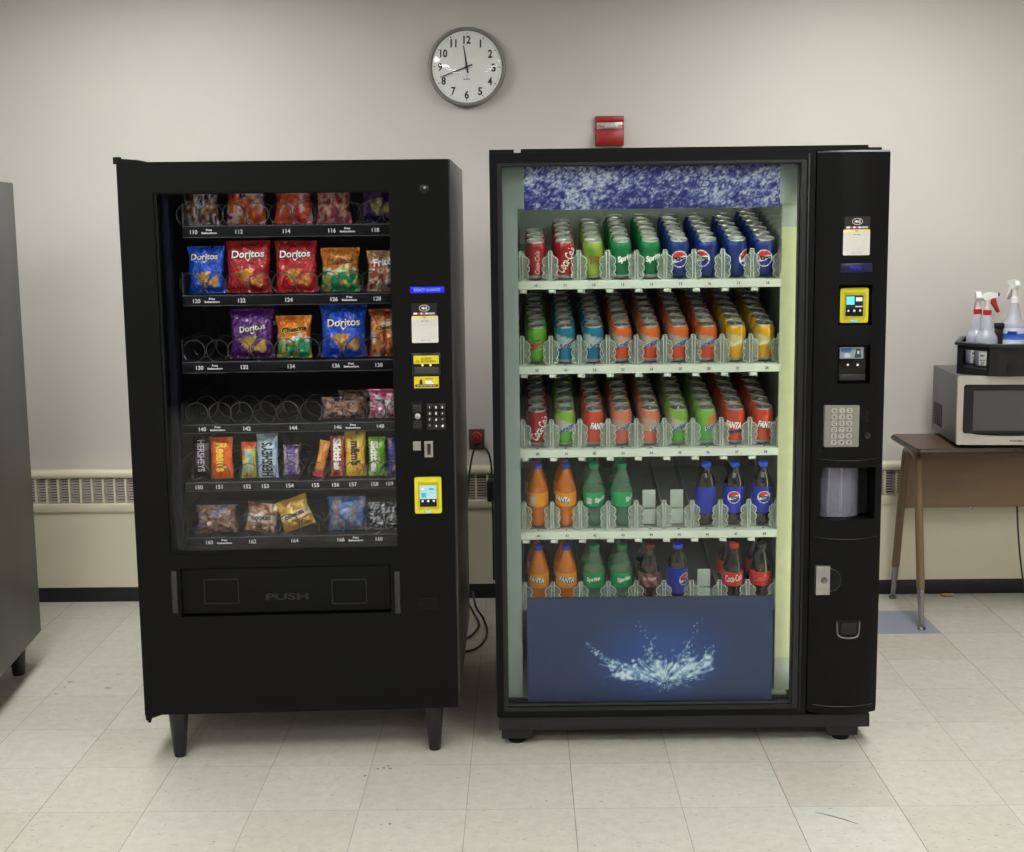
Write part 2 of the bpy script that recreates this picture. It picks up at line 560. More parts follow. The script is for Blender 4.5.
# ================================================================ clock
cx_, cz_ = -0.225, 2.296
clk = thing('wall_clock', 'round grey rimmed wall clock with black numerals above the vending machines', 'clock', (cx_, WALL_Y, cz_), (0, math.radians(1.2), 0))
R_ = 0.1645
bm = nbm()
add_lathe(bm, [(0.0, 0.0), (0.150, 0.0), (0.160, 0.004), (R_, 0.02), (R_, 0.034), (0.1605, 0.043), (0.154, 0.045), (0.1485, 0.040), (0.147, 0.033), (0.0, 0.033)], 64, axis='y')
obj('rim', bm, mat('clock_rim', (128, 124, 118), 0.45, metal=0.0), clk)
bm = nbm(); add_lathe(bm, [(0, 0.032), (0.1475, 0.032), (0.1475, 0.036), (0, 0.036)], 64, axis='y'); obj('dial', bm, mat('clock_dial', (232, 234, 228), 0.6, var=0.02), clk)
for h in range(1, 13):
    a = 2 * PI * h / 12; bm = nbm()
    add_text(bm, str(h), flat(0.113 * s_(a), -0.0365, 0.113 * c_(a) - 0.002), h=0.0335, w=(0.0185 if h < 10 and h != 1 else (0.006 if h == 1 else (0.026 if h == 11 else 0.031))), bold=0.03); obj('numeral', bm, BLACK_INK, clk, smooth=0)
bm = nbm()
for i in range(60):
    a = 2 * PI * i / 60; r0, r1, w_ = (0.133, 0.141, 0.0016) if i % 5 == 0 else (0.136, 0.139, 0.0007)
    ca, sa = c_(a), s_(a)
    q = [bm.verts.new((r * sa + d * ca, -0.0365, r * ca - d * sa)) for r, d in ((r0, -w_), (r0, w_), (r1, w_), (r1, -w_))]
    bm.faces.new(q)
bm.normal_update(); obj('minute_track', bm, BLACK_INK, clk, smooth=0)
bm = nbm(); add_box(bm, -0.014, 0.014, -0.0366, -0.0364, -0.052, -0.049)
add_tube(bm, [(-0.003, -0.0366, -0.036), (0.001, -0.0366, -0.034), (0.002, -0.0366, -0.040), (0, -0.0366, -0.045)], 0.0008, 5)
obj('emblem', bm, BLACK_INK, clk, smooth=0)


def hand(name, ang, length, tail, w0, w1, y):
    bm = nbm(); ca, sa = c_(ang), s_(ang)
    P = [(-w0, -tail), (w0, -tail), (w0, 0), (w1, length), (-w1, length), (-w0, 0)]
    T = lambda x, z, yy: (x * ca + z * sa, yy, -x * sa + z * ca)
    add_prism(bm, P, lambda x, z: T(x, z, y), lambda x, z: T(x, z, y + 0.0015)); obj(name, bm, BLACK_INK, clk, smooth=0)


hand('hour_hand', math.radians(-9.5), 0.088, 0.026, 0.0034, 0.002, -0.039)
hand('minute_hand', math.radians(-111.5), 0.121, 0.024, 0.003, 0.0013, -0.0415)
bm = nbm(); add_lathe(bm, [(0, 0.036), (0.006, 0.036), (0.006, 0.043), (0, 0.044)], 16, axis='y'); obj('hub', bm, BLACK_INK, clk)
bm = nbm(); add_lathe(bm, [(0.1475, 0.040)] + [(0.1475 * c_(t * PI / 2 / 10), 0.040 + 0.022 * s_(t * PI / 2 / 10)) for t in range(1, 10)] + [(0, 0.062)], 64, axis='y')
obj('lens', bm, glass('clock_lens', 1.5), clk)

# ================================================================ fire alarm
al = thing('fire_alarm', 'red wall mounted fire alarm with a clear strobe above the drinks machine', 'fire alarm', (0.3765, WALL_Y, 2.025))
redp = mat('alarm_red', (150, 26, 28), 0.4)
bm = nbm(); add_box(bm, -0.061, 0.061, -0.016, 0, -0.063, 0.063, bev=0.004); add_box(bm, -0.059, 0.059, -0.048, -0.014, -0.060, 0.004, bev=0.01); add_box(bm, -0.059, 0.059, -0.03, -0.014, 0.036, 0.062, bev=0.006)
obj('housing', bm, redp, al)
bm = nbm(); add_box(bm, -0.054, 0.054, -0.022, -0.012, 0.006, 0.037, bev=0.003); obj('reflector', bm, mat('strobe_silver', (190, 180, 175), 0.3, metal=0.4), al)
bm = nbm()
add_prism(bm, [(-0.03, 0.012), (0.03, 0.012), (0.022, 0.032), (-0.022, 0.032)], lambda x, z: (x * 0.8, -0.046, z), lambda x, z: (x, -0.02, z)); obj('strobe_lens', bm, glass('strobe_clear', 1.5, body=0.35, rgb=(235, 228, 222)), al)
bm = nbm(); add_text(bm, 'FIRE', flat(-0.045, -0.0226, 0.021), h=0.009, bold=0.02); obj('lettering', bm, RED_INK, al, smooth=0); bm = nbm(); add_text(bm, 'FIRE', flat(0.045, -0.0226, 0.021), h=0.009, bold=0.02); obj('lettering', bm, RED_INK, al, smooth=0)

# ================================================================ outlet, plug and cords
ox, oz = -0.21, 0.70
ou = thing('wall_outlet', 'brown wall outlet plate in the gap between the two machines', 'outlet', (ox, WALL_Y, oz))
bm = nbm(); add_box(bm, -0.034, 0.034, -0.006, 0, -0.046, 0.046, bev=0.003); obj('cover_plate', bm, mat('brown_plate', (84, 62, 50), 0.45), ou)
bm = nbm()
for dz in (-0.02, 0.02):
    add_box(bm, -0.014, 0.014, -0.009, -0.004, dz - 0.014, dz + 0.014, bev=0.004)
obj('receptacle', bm, mat('dark_receptacle', (45, 34, 30), 0.5), ou)
pa = thing('power_plug', 'round red power plug pushed into the brown wall outlet', 'plug', (ox - 0.001, WALL_Y - 0.009, oz + 0.012))
bm = nbm(); add_lathe(bm, [(0, 0), (0.021, 0), (0.025, 0.004), (0.025, 0.022), (0.02, 0.028), (0.0, 0.03)], 24, axis='y'); obj('plug_body', bm, mat('plug_red', (140, 42, 32), 0.4), pa)
bm = nbm(); add_lathe(bm, [(0, 0.028), (0.011, 0.028), (0.010, 0.045), (0, 0.047)], 16, axis='y'); obj('strain_relief', bm, mat('plug_red', (140, 42, 32)), pa)


def spline(P, n=10):
    P = [Vector(p) for p in P]; out = []
    for i in range(len(P) - 1):
        p0, p1, p2, p3 = P[max(i - 1, 0)], P[i], P[i + 1], P[min(i + 2, len(P) - 1)]
        for k in range(n):
            t = k / n
            out.append(0.5 * ((2 * p1) + (p2 - p0) * t + (2 * p0 - 5 * p1 + 4 * p2 - p3) * t * t + (3 * p1 - p0 - 3 * p2 + p3) * t ** 3))
    return out + [P[-1]]


CORD = mat('black_cord', (16, 16, 17), 0.45)
yb = 5.50
pts = [at_y(477, 447, WALL_Y - 0.05), at_y(474, 450, 5.53), at_y(471.5, 460, 5.49), at_y(469, 478, 5.46), at_y(466, 520, 5.4), at_y(464, 570, 5.3), at_y(468, 590, 5.2)]
p_end = [at_z(472, 610, 0.012), at_z(479, 624, 0.008), at_z(473, 634, 0.008), at_z(463, 640, 0.008)]
bm = nbm(); add_tube(bm, spline(pts[:-1] + [at_y(467, 598, 5.1)] + p_end), 0.0045, 8)
tag(obj('power_cable', bm, CORD), 'black power cord dropping from the outlet behind the snack machine', 'cord')
pts = [at_y(479, 447, WALL_Y - 0.05), at_y(483, 447, 5.52), at_y(488, 452, 5.49), at_y(491, 463, 5.47), at_y(492, 480, 5.45), at_y(493, 520, 5.4), at_y(494, 580, 5.35)]
cord2 = obj('power_cable', (lambda b: (add_tube(b, spline(pts), 0.0045, 8), b)[1])(nbm()), CORD)
tag(cord2, 'black power cord running from the outlet down behind the drinks machine', 'cord')
bm = nbm(); pc = at_y(490.5, 490, 5.44)
add_lathe(bm, [(0, -0.05), (0.014, -0.05), (0.017, -0.03), (0.017, 0.03), (0.012, 0.045), (0.005, 0.05)], 16, c=pc); obj_ = obj('cord_connector', bm, CORD)
tag(obj_, 'black moulded connector on the cord beside the drinks machine', 'connector')
bm = nbm()
add_tube(bm, spline([at_y(473, 592, 5.25), at_z(476, 607, 0.1), at_z(483, 618, 0.03), at_z(487, 630, 0.008), at_z(485, 640, 0.008), at_z(477, 648, 0.008), at_z(466, 651.5, 0.008), at_z(455, 652, 0.008)]), 0.0045, 8)
tag(obj('power_cable', bm, CORD), 'black cord looped on the floor between the two machines', 'cord')

# ================================================================ small marks on wall and floor
bm = nbm(); p = at_z(947, 595.5, 0.006)
for k in range(4):
    bmesh.ops.create_icosphere(bm, subdivisions=3, radius=0.008 + 0.003 * hsh(k), matrix=Matrix.Translation(p + Vector((-0.018 + 0.012 * k, 0.004 * hsh(k, 2), 0.002))) @ Matrix.Diagonal((1.2, 1, 0.7, 1)))
tag(obj('floor_crumb', bm, mat('tan_crumb', (176, 140, 92), 0.8)), 'tan crumb lying on the floor under the desk by the wall', 'crumb')


def stain(label, spots, rgb):
    """dried marks trodden onto the tiles, a fraction of a millimetre thick"""
    bm = nbm()
    for n_, (u, v, r) in enumerate(spots):
        p = at_z(u, v, 0.0); out = []
        for k in range(14):
            a = 2 * PI * k / 14; q = r * (0.65 + 0.6 * hsh(u, v, k)); out.append((p.x + 1.5 * q * c_(a), p.y + q * s_(a)))
        add_prism(bm, out[::-1], lambda x, y: (x, y, 0.0006), lambda x, y: (x, y, 0.0001))
    tag(obj('floor_stain', bm, mat('stain_%d' % rgb[0], rgb, 0.6), smooth=0, kind='stuff'), label, 'stain')


stain('faint brown dried drips on the floor tiles beside the snack machine', [(108, 688, 0.009), (118, 674.5, 0.005), (56, 694, 0.005), (70, 682, 0.008), (65, 687, 0.005)], (158, 146, 130))
stain('dark specks on the floor tiles in front of the snack machine', [(378, 769, 0.003), (384, 768, 0.003), (388, 766, 0.0025), (390, 768.5, 0.003), (365, 776, 0.003), (390, 824, 0.003)], (50, 44, 40))
bm = nbm(); add_tube(bm, [at_z(u, v, 0.0006) for u, v in ((815, 812), (832, 816), (846, 820), (858, 824))], [0.0004, 0.0012, 0.0014, 0.0004], 5)
tag(obj('floor_scuff', bm, mat('scuff_grey', (96, 90, 82), 0.7), kind='stuff'), 'thin grey scuff mark on the tiles before the drinks machine', 'scuff')
# ================================================================ snack vending machine
W0, W1 = -0.104, 0.864
ZB, ZT = 0.148, 1.831
wx0, wx1, wz0, wz1 = -0.002, 0.690, 0.657, 1.741
M1 = thing('snack_vending_machine', 'black snack vending machine full of crisp bags and candy bars, on tapered legs', 'vending machine', A.o, (0, 0, A.yaw))

# cabinet shell (open at the front), the side facing the drinks machine flares slightly
bm = nbm()
DP = 0.95


def shell(bm, xr0, xr1, y0, y1, z0, z1, t):
    o = [(W0 + 0.004, y0), (xr0, y0), (xr1, y1), (W0 + 0.004, y1)]
    i = [(W0 + t, y0), (xr0 - t, y0), (xr1 - t, y1 - t), (W0 + t, y1 - t)]
    V = lambda P, z: [bm.verts.new((p[0], p[1], z)) for p in P]
    a, b, c, d = V(o, z0), V(o, z1), V(i, z0 + t), V(i, z1 - t)
    for q in ((a[3], a[2], a[1], a[0]), (b[0], b[1], b[2], b[3])): bm.faces.new(q)
    for k in (1, 2, 3):
        k2 = (k + 1) % 4; bm.faces.new((a[k], a[k2], b[k2], b[k]))
    bm.faces.new((c[0], c[1], c[2], c[3])); bm.faces.new((d[3], d[2], d[1], d[0]))
    for k in (1, 2, 3):
        k2 = (k + 1) % 4; bm.faces.new((c[k2], c[k], d[k], d[k2]))
    for k, k2 in ((0, 1),):
        bm.faces.new((a[0], a[1], c[1], c[0])); bm.faces.new((b[1], b[0], d[0], d[1]))
    bm.faces.new((a[1], b[1], d[1], c[1])); bm.faces.new((b[0], a[0], c[0], d[0]))


shell(bm, 0.868, 0.904, 0.092, DP, ZB + 0.004, ZT + 0.004, 0.03)
obj('cabinet', bm, mat('cabinet_black', (84, 82, 78), 0.36, spec=0.5, var=0.05, scale=14, stretch=(1, 1, 0.2)), M1, smooth=0, recalc=True)
bm = nbm(); add_box(bm, W0 + 0.032, 0.83, 0.10, 0.80, 0.60, 0.615); add_box(bm, W0 + 0.032, 0.83, 0.78, 0.80, 0.615, 1.79); add_box(bm, W0 + 0.032, -0.02, 0.10, 0.78, 0.615, 1.79); add_box(bm, 0.80, 0.83, 0.10, 0.78, 0.615, 1.79)
obj('inner_liner', bm, DARK_LINER, M1, smooth=0)
# door
fx0, fz0 = A(180, 569); fx1, fz1 = A(391.5, 612.5)
dz0, dz1 = min(fz0, fz1) , max(fz0, A(391, 567.5)[1])
bm = nbm()
add_plate(bm, W0, W1, ZB, ZT, 0.0, 0.09, [(wx0, wx1, wz0, wz1), (fx0, fx1, dz0, dz1)])
obj('door', bm, BLACK, M1, smooth=0)
bm = nbm(); add_plate(bm, wx0, wx1, wz0, wz1, 0.010, 0.03, [(wx0 + 0.008, wx1 - 0.004, wz0 + 0.006, wz1 - 0.004)]); obj('window_gasket', bm, BLACK_DEEP, M1, smooth=0)
bm = nbm(); add_box(bm, wx0 + 0.004, wx1 - 0.002, 0.014, 0.020, wz0 + 0.003, wz1 - 0.002)
obj('window_glass', bm, glass('vend_glass', 1.36), M1, smooth=0)
bm = nbm(); add_box(bm, wx0 + 0.012, wx0 + 0.034, 0.045, 0.088, wz0, wz1 - 0.003, bev=0.004); obj('jamb_reflection', bm, mat('navy_reflection', (6, 9, 24), 0.7, spec=0.1), M1)  # navy colour paints a dim blue reflection on the hinge-side panel
# hinges
bm = nbm()
add_tube(bm, [(W0 - 0.004, 0.03, ZT - 0.004), (W0 - 0.004, 0.03, ZT + 0.016)], 0.012, 14)
add_prism(bm, [(W0 - 0.006, ZT), (W0 + 0.09, ZT), (W0 + 0.06, ZT + 0.007), (W0 + 0.0, ZT + 0.012)], lambda x, z: (x, 0.02, z), lambda x, z: (x, 0.07, z))
obj('hinge', bm, BLACK_DEEP, M1)
bm = nbm()
add_tube(bm, [(W0 + 0.004, 0.03, ZB - 0.026), (W0 + 0.004, 0.03, ZB + 0.002)], 0.009, 14); add_tube(bm, [(W0 + 0.006, 0.03, ZB - 0.034), (W0 + 0.006, 0.03, ZB - 0.024)], 0.005, 10)
add_prism(bm, [(W0 - 0.004, ZB), (W0 + 0.06, ZB), (W0 + 0.05, ZB - 0.005), (W0, ZB - 0.022)], lambda x, z: (x, 0.015, z), lambda x, z: (x, 0.06, z))
obj('hinge', bm, BLACK_DEEP, M1)
# legs
for lx, ly in ((-0.010, 0.036), (0.787, 0.036), (0.006, 0.87), (0.815, 0.87)):
    bm = nbm(); add_lathe(bm, [(0, 0), (0.017, 0), (0.0185, 0.004), (0.0185, 0.012), (0.020, 0.014), (0.031, ZB + 0.004), (0, ZB + 0.004)], 24)
    obj('leg', bm, mat('leg_black', (13, 13, 14), 0.4), M1, (lx, ly, 0))
# top camera / lock dimple
lx, lz = A(424, 189)
bm = nbm(); add_lathe(bm, [(0.0, 0.001), (0.012, 0.001), (0.014, 0.003), (0.011, 0.006), (0.0, 0.007)], 20, c=(lx, 0, lz), axis='y'); obj('door_lock', bm, mat('dark_lock', (46, 46, 48), 0.3, metal=0.6), M1)
bm = nbm(); add_lathe(bm, [(0.0, 0.006), (0.004, 0.0075), (0.0, 0.008)], 10, c=(lx + 0.002, 0, lz + 0.004), axis='y'); obj('lock_pin', bm, STEEL, M1)

# delivery flap
bm = nbm()
add_box(bm, fx0 + 0.001, fx1 - 0.001, 0.006, 0.03, dz0 + 0.008, dz1 - 0.002, bev=0.003)
fl = obj('delivery_flap', bm, BLACK, M1)
bm = nbm(); cxp, czp = A(287, 597); add_text(bm, 'PUSH', flat(cxp, 0.0055, czp), h=0.021, w=0.130, bold=0.03); obj('lettering', bm, mat('embossed_black', (17, 17, 18), 0.4), fl, smooth=0)
for u0, u1 in ((203, 239), (331, 367)):
    bm = nbm(); a, b = A(u0, 580), A(u1, 604)
    add_plate(bm, a[0], b[0], b[1], a[1], 0.0045, 0.007, [(a[0] + 0.003, b[0] - 0.003, b[1] + 0.003, a[1] - 0.003)]); obj('push_pad', bm, mat('embossed_black', (17, 17, 18)), fl, smooth=0)
bm = nbm(); add_box(bm, fx0 - 0.002, fx1 + 0.002, 0.031, 0.088, dz0 - 0.0, dz1); obj('chute', bm, BLACK_DEEP, M1, smooth=0)
for u in (174, 397):
    a, b = A(u, 571), A(u + 1.5, 613)
    bm = nbm(); add_box(bm, a[0] - 0.009, a[0] + 0.009, -0.007, 0.001, b[1], a[1], bev=0.003); obj('flap_guide', bm, mat('guide_black', (36, 36, 37), 0.45), M1)
a, b = A(418, 598), A(438, 610)
bm = nbm()
for i in range(5):
    z = b[1] + 0.003 + i * 0.008; add_box(bm, a[0], b[0], -0.002, 0.001, z, z + 0.004)
obj('vent_louvre', bm, BLACK_DEEP, M1, smooth=0)

# ---- control panel
a, b = A(410, 287), A(444.3, 292.7)
bm = nbm(); add_box(bm, a[0], b[0], -0.002, 0.001, b[1], a[1], bev=0.002); d1 = obj('message_display', bm, mat('blue_display', (18, 16, 150), 0.3, emit=(26, 18, 235), es=0.6), M1)
bm = nbm(); add_text(bm, 'EXACT CHANGE', flat((a[0] + b[0]) / 2, -0.0024, (a[1] + b[1]) / 2), h=0.0085, w=0.078, bold=0.01); obj('lettering', bm, mat('display_text', (120, 150, 255), 0.4, emit=(110, 140, 255), es=0.8), d1, smooth=0)


def contact_sticker(fr, par, u0, v0, u1, v1, cu, cv0, cv1, cu0, cu1):
    a, b = fr(u0, v0), fr(u1, v1)
    bm = nbm(); add_box(bm, a[0], b[0], -0.001, 0.001, b[1], a[1]); st = obj('contactless_sticker', bm, mat('sticker_black', (26, 26, 27), 0.35), par, smooth=0)
    mx, mz, H = (a[0] + b[0]) / 2, a[1] - (a[1] - b[1]) * 0.4, a[1] - b[1]
    bm = nbm()
    add_tube(bm, [(mx + 0.015 * c_(t), -0.0015, mz + 0.009 * s_(t)) for t in [2 * PI * k / 28 for k in range(28)]], 0.0008, 5, closed=True)
    for k, r in enumerate((0.003, 0.0055, 0.008)):
        add_tube(bm, [(mx + r * c_(t), -0.0015, mz + r * s_(t)) for t in [(-0.8 + 1.6 * q / 8) for q in range(9)]], 0.0008, 5)
    add_prism(bm, [(mx - 0.008, mz - 0.002), (mx - 0.001, mz - 0.004), (mx + 0.002, mz), (mx - 0.002, mz + 0.004), (mx - 0.008, mz + 0.002)], lambda x, z: (x, -0.0016, z), lambda x, z: (x, -0.001, z))
    obj('contactless_symbol', bm, WHITE_INK, st, smooth=0)
    bm = nbm(); W = b[0] - a[0]; zz = b[1] + H * 0.14
    cols = [(235, 235, 230), (200, 60, 50), (235, 225, 225), (215, 90, 110), (225, 225, 235), (190, 190, 190)]
    x = a[0] + W * 0.07
    for k, wd in enumerate((0.17, 0.1, 0.1, 0.1, 0.12, 0.3)):
        add_box(bm, x, x + W * wd * 0.85, -0.0016, -0.0008, zz - 0.0028, zz + 0.0028, mi=k); x += W * wd
    obj('card_marks', bm, [mat('card_mark_%d' % k, c, 0.5) for k, c in enumerate(cols)], st, smooth=0)
    a, b = fr(cu0, cv0), fr(cu1, cv1)
    bm = nbm(); add_rrect(bm, a[0], b[0], b[1], a[1], 0.004, -0.0018, 0.001)
    qc = obj('payment_card', bm, WHITE_CARD, par, smooth=0)
    bm = nbm(); add_box(bm, a[0] + 0.001, b[0] - 0.001, -0.0022, -0.0016, a[1] - 0.008, a[1] - 0.001); obj('card_header', bm, mat('pale_yellow', (232, 222, 130), 0.5), qc, smooth=0)
    bm = nbm(); mx = (a[0] + b[0]) / 2
    add_text(bm, 'PAY', flat(mx, -0.0025, a[1] - 0.0048), h=0.0038, bold=0.02); add_text(bm, 'Scan to pay', flat(mx, -0.0025, a[1] - 0.0155), h=0.0045, bold=0.02)
    add_text(bm, '8 4 0 7 1 3 8', flat(mx, -0.0025, b[1] + 0.007), h=0.0035)
    obj('lettering', bm, BLACK_INK, qc, smooth=0)


contact_sticker(A, M1, 411.5, 303.5, 437, 315, 0, 316, 342.5, 411.5, 438.5)


def card_reader(fr, par, u0, v0, u1, v1, night):
    a, b = fr(u0, v0), fr(u1, v1)
    x0, x1, z0, z1 = a[0], b[0], b[1], a[1]; W, H = x1 - x0, z1 - z0
    bm = nbm(); add_rrect(bm, x0, x1, z0, z1, 0.006, -0.016, 0.001)
    rd = obj('card_reader', bm, mat('reader_yellow', (222, 214, 34), 0.4, var=0.03), par, smooth=30)
    bm = nbm(); add_plate(bm, x0 + 0.13 * W, x1 - 0.10 * W, z0 + 0.14 * H, z1 - 0.12 * H, -0.0175, -0.014, [(x0 + 0.19 * W, x1 - 0.19 * W, z0 + 0.19 * H, z1 - 0.21 * H)]); obj('reader_bezel', bm, mat('reader_olive', (188, 176, 30), 0.45), rd, smooth=0)
    sx0, sx1, sz0, sz1 = x0 + 0.19 * W, x1 - 0.19 * W, z0 + 0.19 * H, z1 - 0.21 * H
    sm = sz0 + (sz1 - sz0) * 0.36
    bm = nbm(); add_box(bm, sx0, sx1, -0.0172, -0.015, sm, sz1)
    sc = obj('screen', bm, mat('reader_screen_night', (20, 24, 32), 0.3, emit=(16, 22, 40), es=0.4) if night else mat('reader_screen', (150, 185, 190), 0.3, emit=(190, 240, 248), es=0.3), rd, smooth=0)
    bm = nbm()
    if night:
        add_box(bm, sx0 + 0.002, sx0 + 0.5 * (sx1 - sx0), -0.0176, -0.017, sm + 0.3 * (sz1 - sm), sm + 0.92 * (sz1 - sm), mi=0)
        add_box(bm, sx0 + 0.58 * (sx1 - sx0), sx1 - 0.003, -0.0176, -0.017, sm + 0.55 * (sz1 - sm), sm + 0.85 * (sz1 - sm), mi=1)
        add_box(bm, sx0 + 0.55 * (sx1 - sx0), sx1 - 0.002, -0.0176, -0.017, sm + 0.12 * (sz1 - sm), sm + 0.2 * (sz1 - sm), mi=1)
        ms = [mat('screen_cyan', (110, 225, 235), 0.3, emit=(110, 225, 235), es=0.3), mat('screen_white', (225, 232, 240), 0.3, emit=(220, 230, 240), es=0.2)]
    else:
        add_box(bm, sx0 + 0.1 * (sx1 - sx0), sx0 + 0.38 * (sx1 - sx0), -0.0176, -0.017, sm + 0.12 * (sz1 - sm), sm + 0.46 * (sz1 - sm), mi=0)
        add_box(bm, sx0 + 0.55 * (sx1 - sx0), sx0 + 0.86 * (sx1 - sx0), -0.0176, -0.017, sm + 0.66 * (sz1 - sm), sm + 0.80 * (sz1 - sm), mi=0)
        add_box(bm, sx0 + 0.1 * (sx1 - sx0), sx0 + 0.24 * (sx1 - sx0), -0.0176, -0.017, sm + 0.68 * (sz1 - sm), sm + 0.82 * (sz1 - sm), mi=1)
        ms = [mat('screen_teal', (40, 150, 175), 0.3, emit=(40, 150, 175), es=0.6), mat('screen_pink', (235, 190, 205), 0.3, emit=(235, 190, 205), es=0.6)]
    obj('screen_icons', bm, ms, sc, smooth=0)
    bm = nbm(); add_box(bm, sx0, sx1, -0.0172, -0.015, sz0, sm); obj('button_strip', bm, BLACK_GLOSS, rd, smooth=0)
    for q in (0.16, 0.5, 0.84):
        bm = nbm(); add_lathe(bm, [(0, 0), (0.0036, 0), (0.003, 0.0015), (0, 0.002)], 12, c=(sx0 + q * (sx1 - sx0), -0.0172, sm - 0.006), axis='y'); obj('button', bm, WHITE_INK, rd)
    bm = nbm(); add_tube(bm, [(x0 + W * (0.15 + 0.7 * k / 12), -0.0165, z0 + 0.012 - 0.010 * (1 - ((k - 6) / 6) ** 2) * -0.6) for k in range(13)], 0.0022, 6); obj('chip_slot', bm, mat('reader_olive', (188, 176, 30)), rd)
    bm = nbm(); add_box(bm, x0 + 0.37 * W, x0 + 0.63 * W, -0.0175, -0.013, z0 + 0.001, z0 + 0.009, bev=0.002); obj('chip_light', bm, mat('chip_blue', (150, 195, 225), 0.4, emit=(120, 190, 230), es=0.25), rd)


card_reader(A, M1, 414.5, 477, 442, 512, False)


def plate_px(fr, par, name, u0, v0, u1, v1, m, y0=-0.003, y1=0.001, bev=0.001):
    a, b = fr(u0, v0), fr(u1, v1)
    bm = nbm(); add_box(bm, a[0], b[0], y0, y1, b[1], a[1], bev=bev)
    return obj(name, bm, m, par), ((a[0] + b[0]) / 2, (a[1] + b[1]) / 2, b[0] - a[0], a[1] - b[1])


# bill acceptor with its two yellow labels
ba, g = plate_px(A, M1, 'bill_acceptor', 411.5, 353, 441, 375, BLACK_GLOSS, -0.004)
lb, g = plate_px(A, ba, 'accepts_label', 413.5, 355.7, 439, 363.6, YELLOW, -0.006, -0.003)
bm = nbm(); add_text(bm, 'ACCEPTS', flat(g[0], -0.0074, g[1] + 0.004), h=0.0055, bold=0.02); add_text(bm, '$1  $5  $10 BILLS', flat(g[0], -0.0074, g[1] - 0.0045), h=0.0055, w=0.058, bold=0.02)
lb2 = obj('lettering', bm, BLACK_INK, ba, smooth=0)
for u in (422.5, 430.5):
    x, z = A(u, 365); bm = nbm(); add_lathe(bm, [(0, 0), (0.0034, 0), (0.003, 0.002), (0, 0.0025)], 12, c=(x, -0.0045, z), axis='y'); obj('indicator_light', bm, mat('indicator_white', (230, 225, 205), 0.3, emit=(230, 220, 190), es=0.5), ba)
plate_px(A, ba, 'bill_slot', 414.5, 367, 438.5, 373, mat('slot_grey', (48, 50, 46), 0.5), -0.007, -0.003)
ln, g = plate_px(A, M1, 'notice_label', 414, 376.7, 439, 387.8, YELLOW, -0.002)
bm = nbm(); x0, z0 = g[0], g[1]
add_box(bm, x0 - 0.034, x0 + 0.034, -0.0028, -0.0018, z0 - 0.014, z0 - 0.0065, mi=0)
add_prism(bm, [(x0 - 0.021, z0 - 0.006), (x0 - 0.012, z0 - 0.006), (x0 - 0.013, z0 + 0.006), (x0 - 0.0165, z0 + 0.011), (x0 - 0.020, z0 + 0.005)], lambda x, z: (x, -0.0028, z), lambda x, z: (x, -0.0018, z), 0)
add_prism(bm, [(x0 - 0.004, z0 - 0.005), (x0 + 0.024, z0 - 0.006), (x0 + 0.014, z0 + 0.005), (x0 - 0.002, z0 + 0.006)], lambda x, z: (x, -0.0028, z), lambda x, z: (x, -0.0018, z), 1)
add_text(bm, 'NOTICE', flat(x0 + 0.008, -0.003, z0 + 0.011), h=0.0045, bold=0.02, mi=0); add_text(bm, 'NO REFUNDS AFTER SALE', flat(x0, -0.003, z0 - 0.010), h=0.0042, w=0.058, bold=0.01, mi=1)
obj('lettering', bm, [BLACK_INK, WHITE_INK], ln, smooth=0)
# coin mechanism
cm, g = plate_px(A, M1, 'coin_mechanism', 411.5, 402, 422.5, 430, BLACK_DEEP, -0.003)
plate_px(A, cm, 'coin_plate', 413.5, 405, 421, 412, mat('coin_plate_grey', (30, 30, 30), 0.4), -0.005, -0.002)
x, z = A(417.7, 416); bm = nbm(); add_lathe(bm, [(0, 0), (0.0085, 0), (0.0085, 0.006), (0.006, 0.008), (0, 0.0085)], 20, c=(x, -0.003, z), axis='y'); obj('return_button', bm, STEEL, cm)
plate_px(A, cm, 'coin_plate', 413.5, 420.5, 421.5, 428, mat('coin_plate_grey', (30, 30, 30)), -0.005, -0.002)
# keypad
kp, g = plate_px(A, M1, 'keypad', 426.2, 403.5, 446.2, 429.5, BLACK_GLOSS, -0.003)
key0 = None
for r, v in enumerate((407, 413.2, 419.4, 425.6)):
    for cl_, u in enumerate((429.6, 436, 442.4)):
        x, z = A(u + 0.1 * r, v)
        if key0 is None:
            bm = nbm(); add_rrect(bm, -0.0068, 0.0068, -0.0068, 0.0068, 0.002, -0.003, 0.0); key0 = obj('key', bm, BLACK_PLASTIC, kp, (x, -0.003, z), smooth=0)
        else:
            o = key0.copy(); C.objects.link(o); o.parent = kp; o.location = (x, -0.003, z)
bm = nbm()
for r, v in enumerate((407, 413.2, 419.4, 425.6)):
    for q, u in enumerate((429.6, 436, 442.4)):
        x, z = A(u + 0.1 * r, v); add_text(bm, ('123', '456', '789', '*0#')[r][q], flat(x, -0.0066, z), h=0.0068, bold=0.09)
obj('lettering', bm, mat('key_white', (240, 240, 236), 0.4), kp, smooth=0)
plate_px(A, M1, 'cover_plate', 413, 441.5, 420.8, 450.2, STEEL, -0.004)
cs, g = plate_px(A, M1, 'coin_slot_plate', 424.3, 441.2, 433.2, 457, STEEL, -0.004)
plate_px(A, cs, 'coin_slot', 427, 443.5, 431, 454.5, mat('slot_recess', (60, 58, 52), 0.5), -0.0046, -0.0036, 0)
plate_px(A, cs, 'slot_opening', 428.4, 444, 430, 452, BLACK_DEEP, -0.0052, -0.0044, 0)

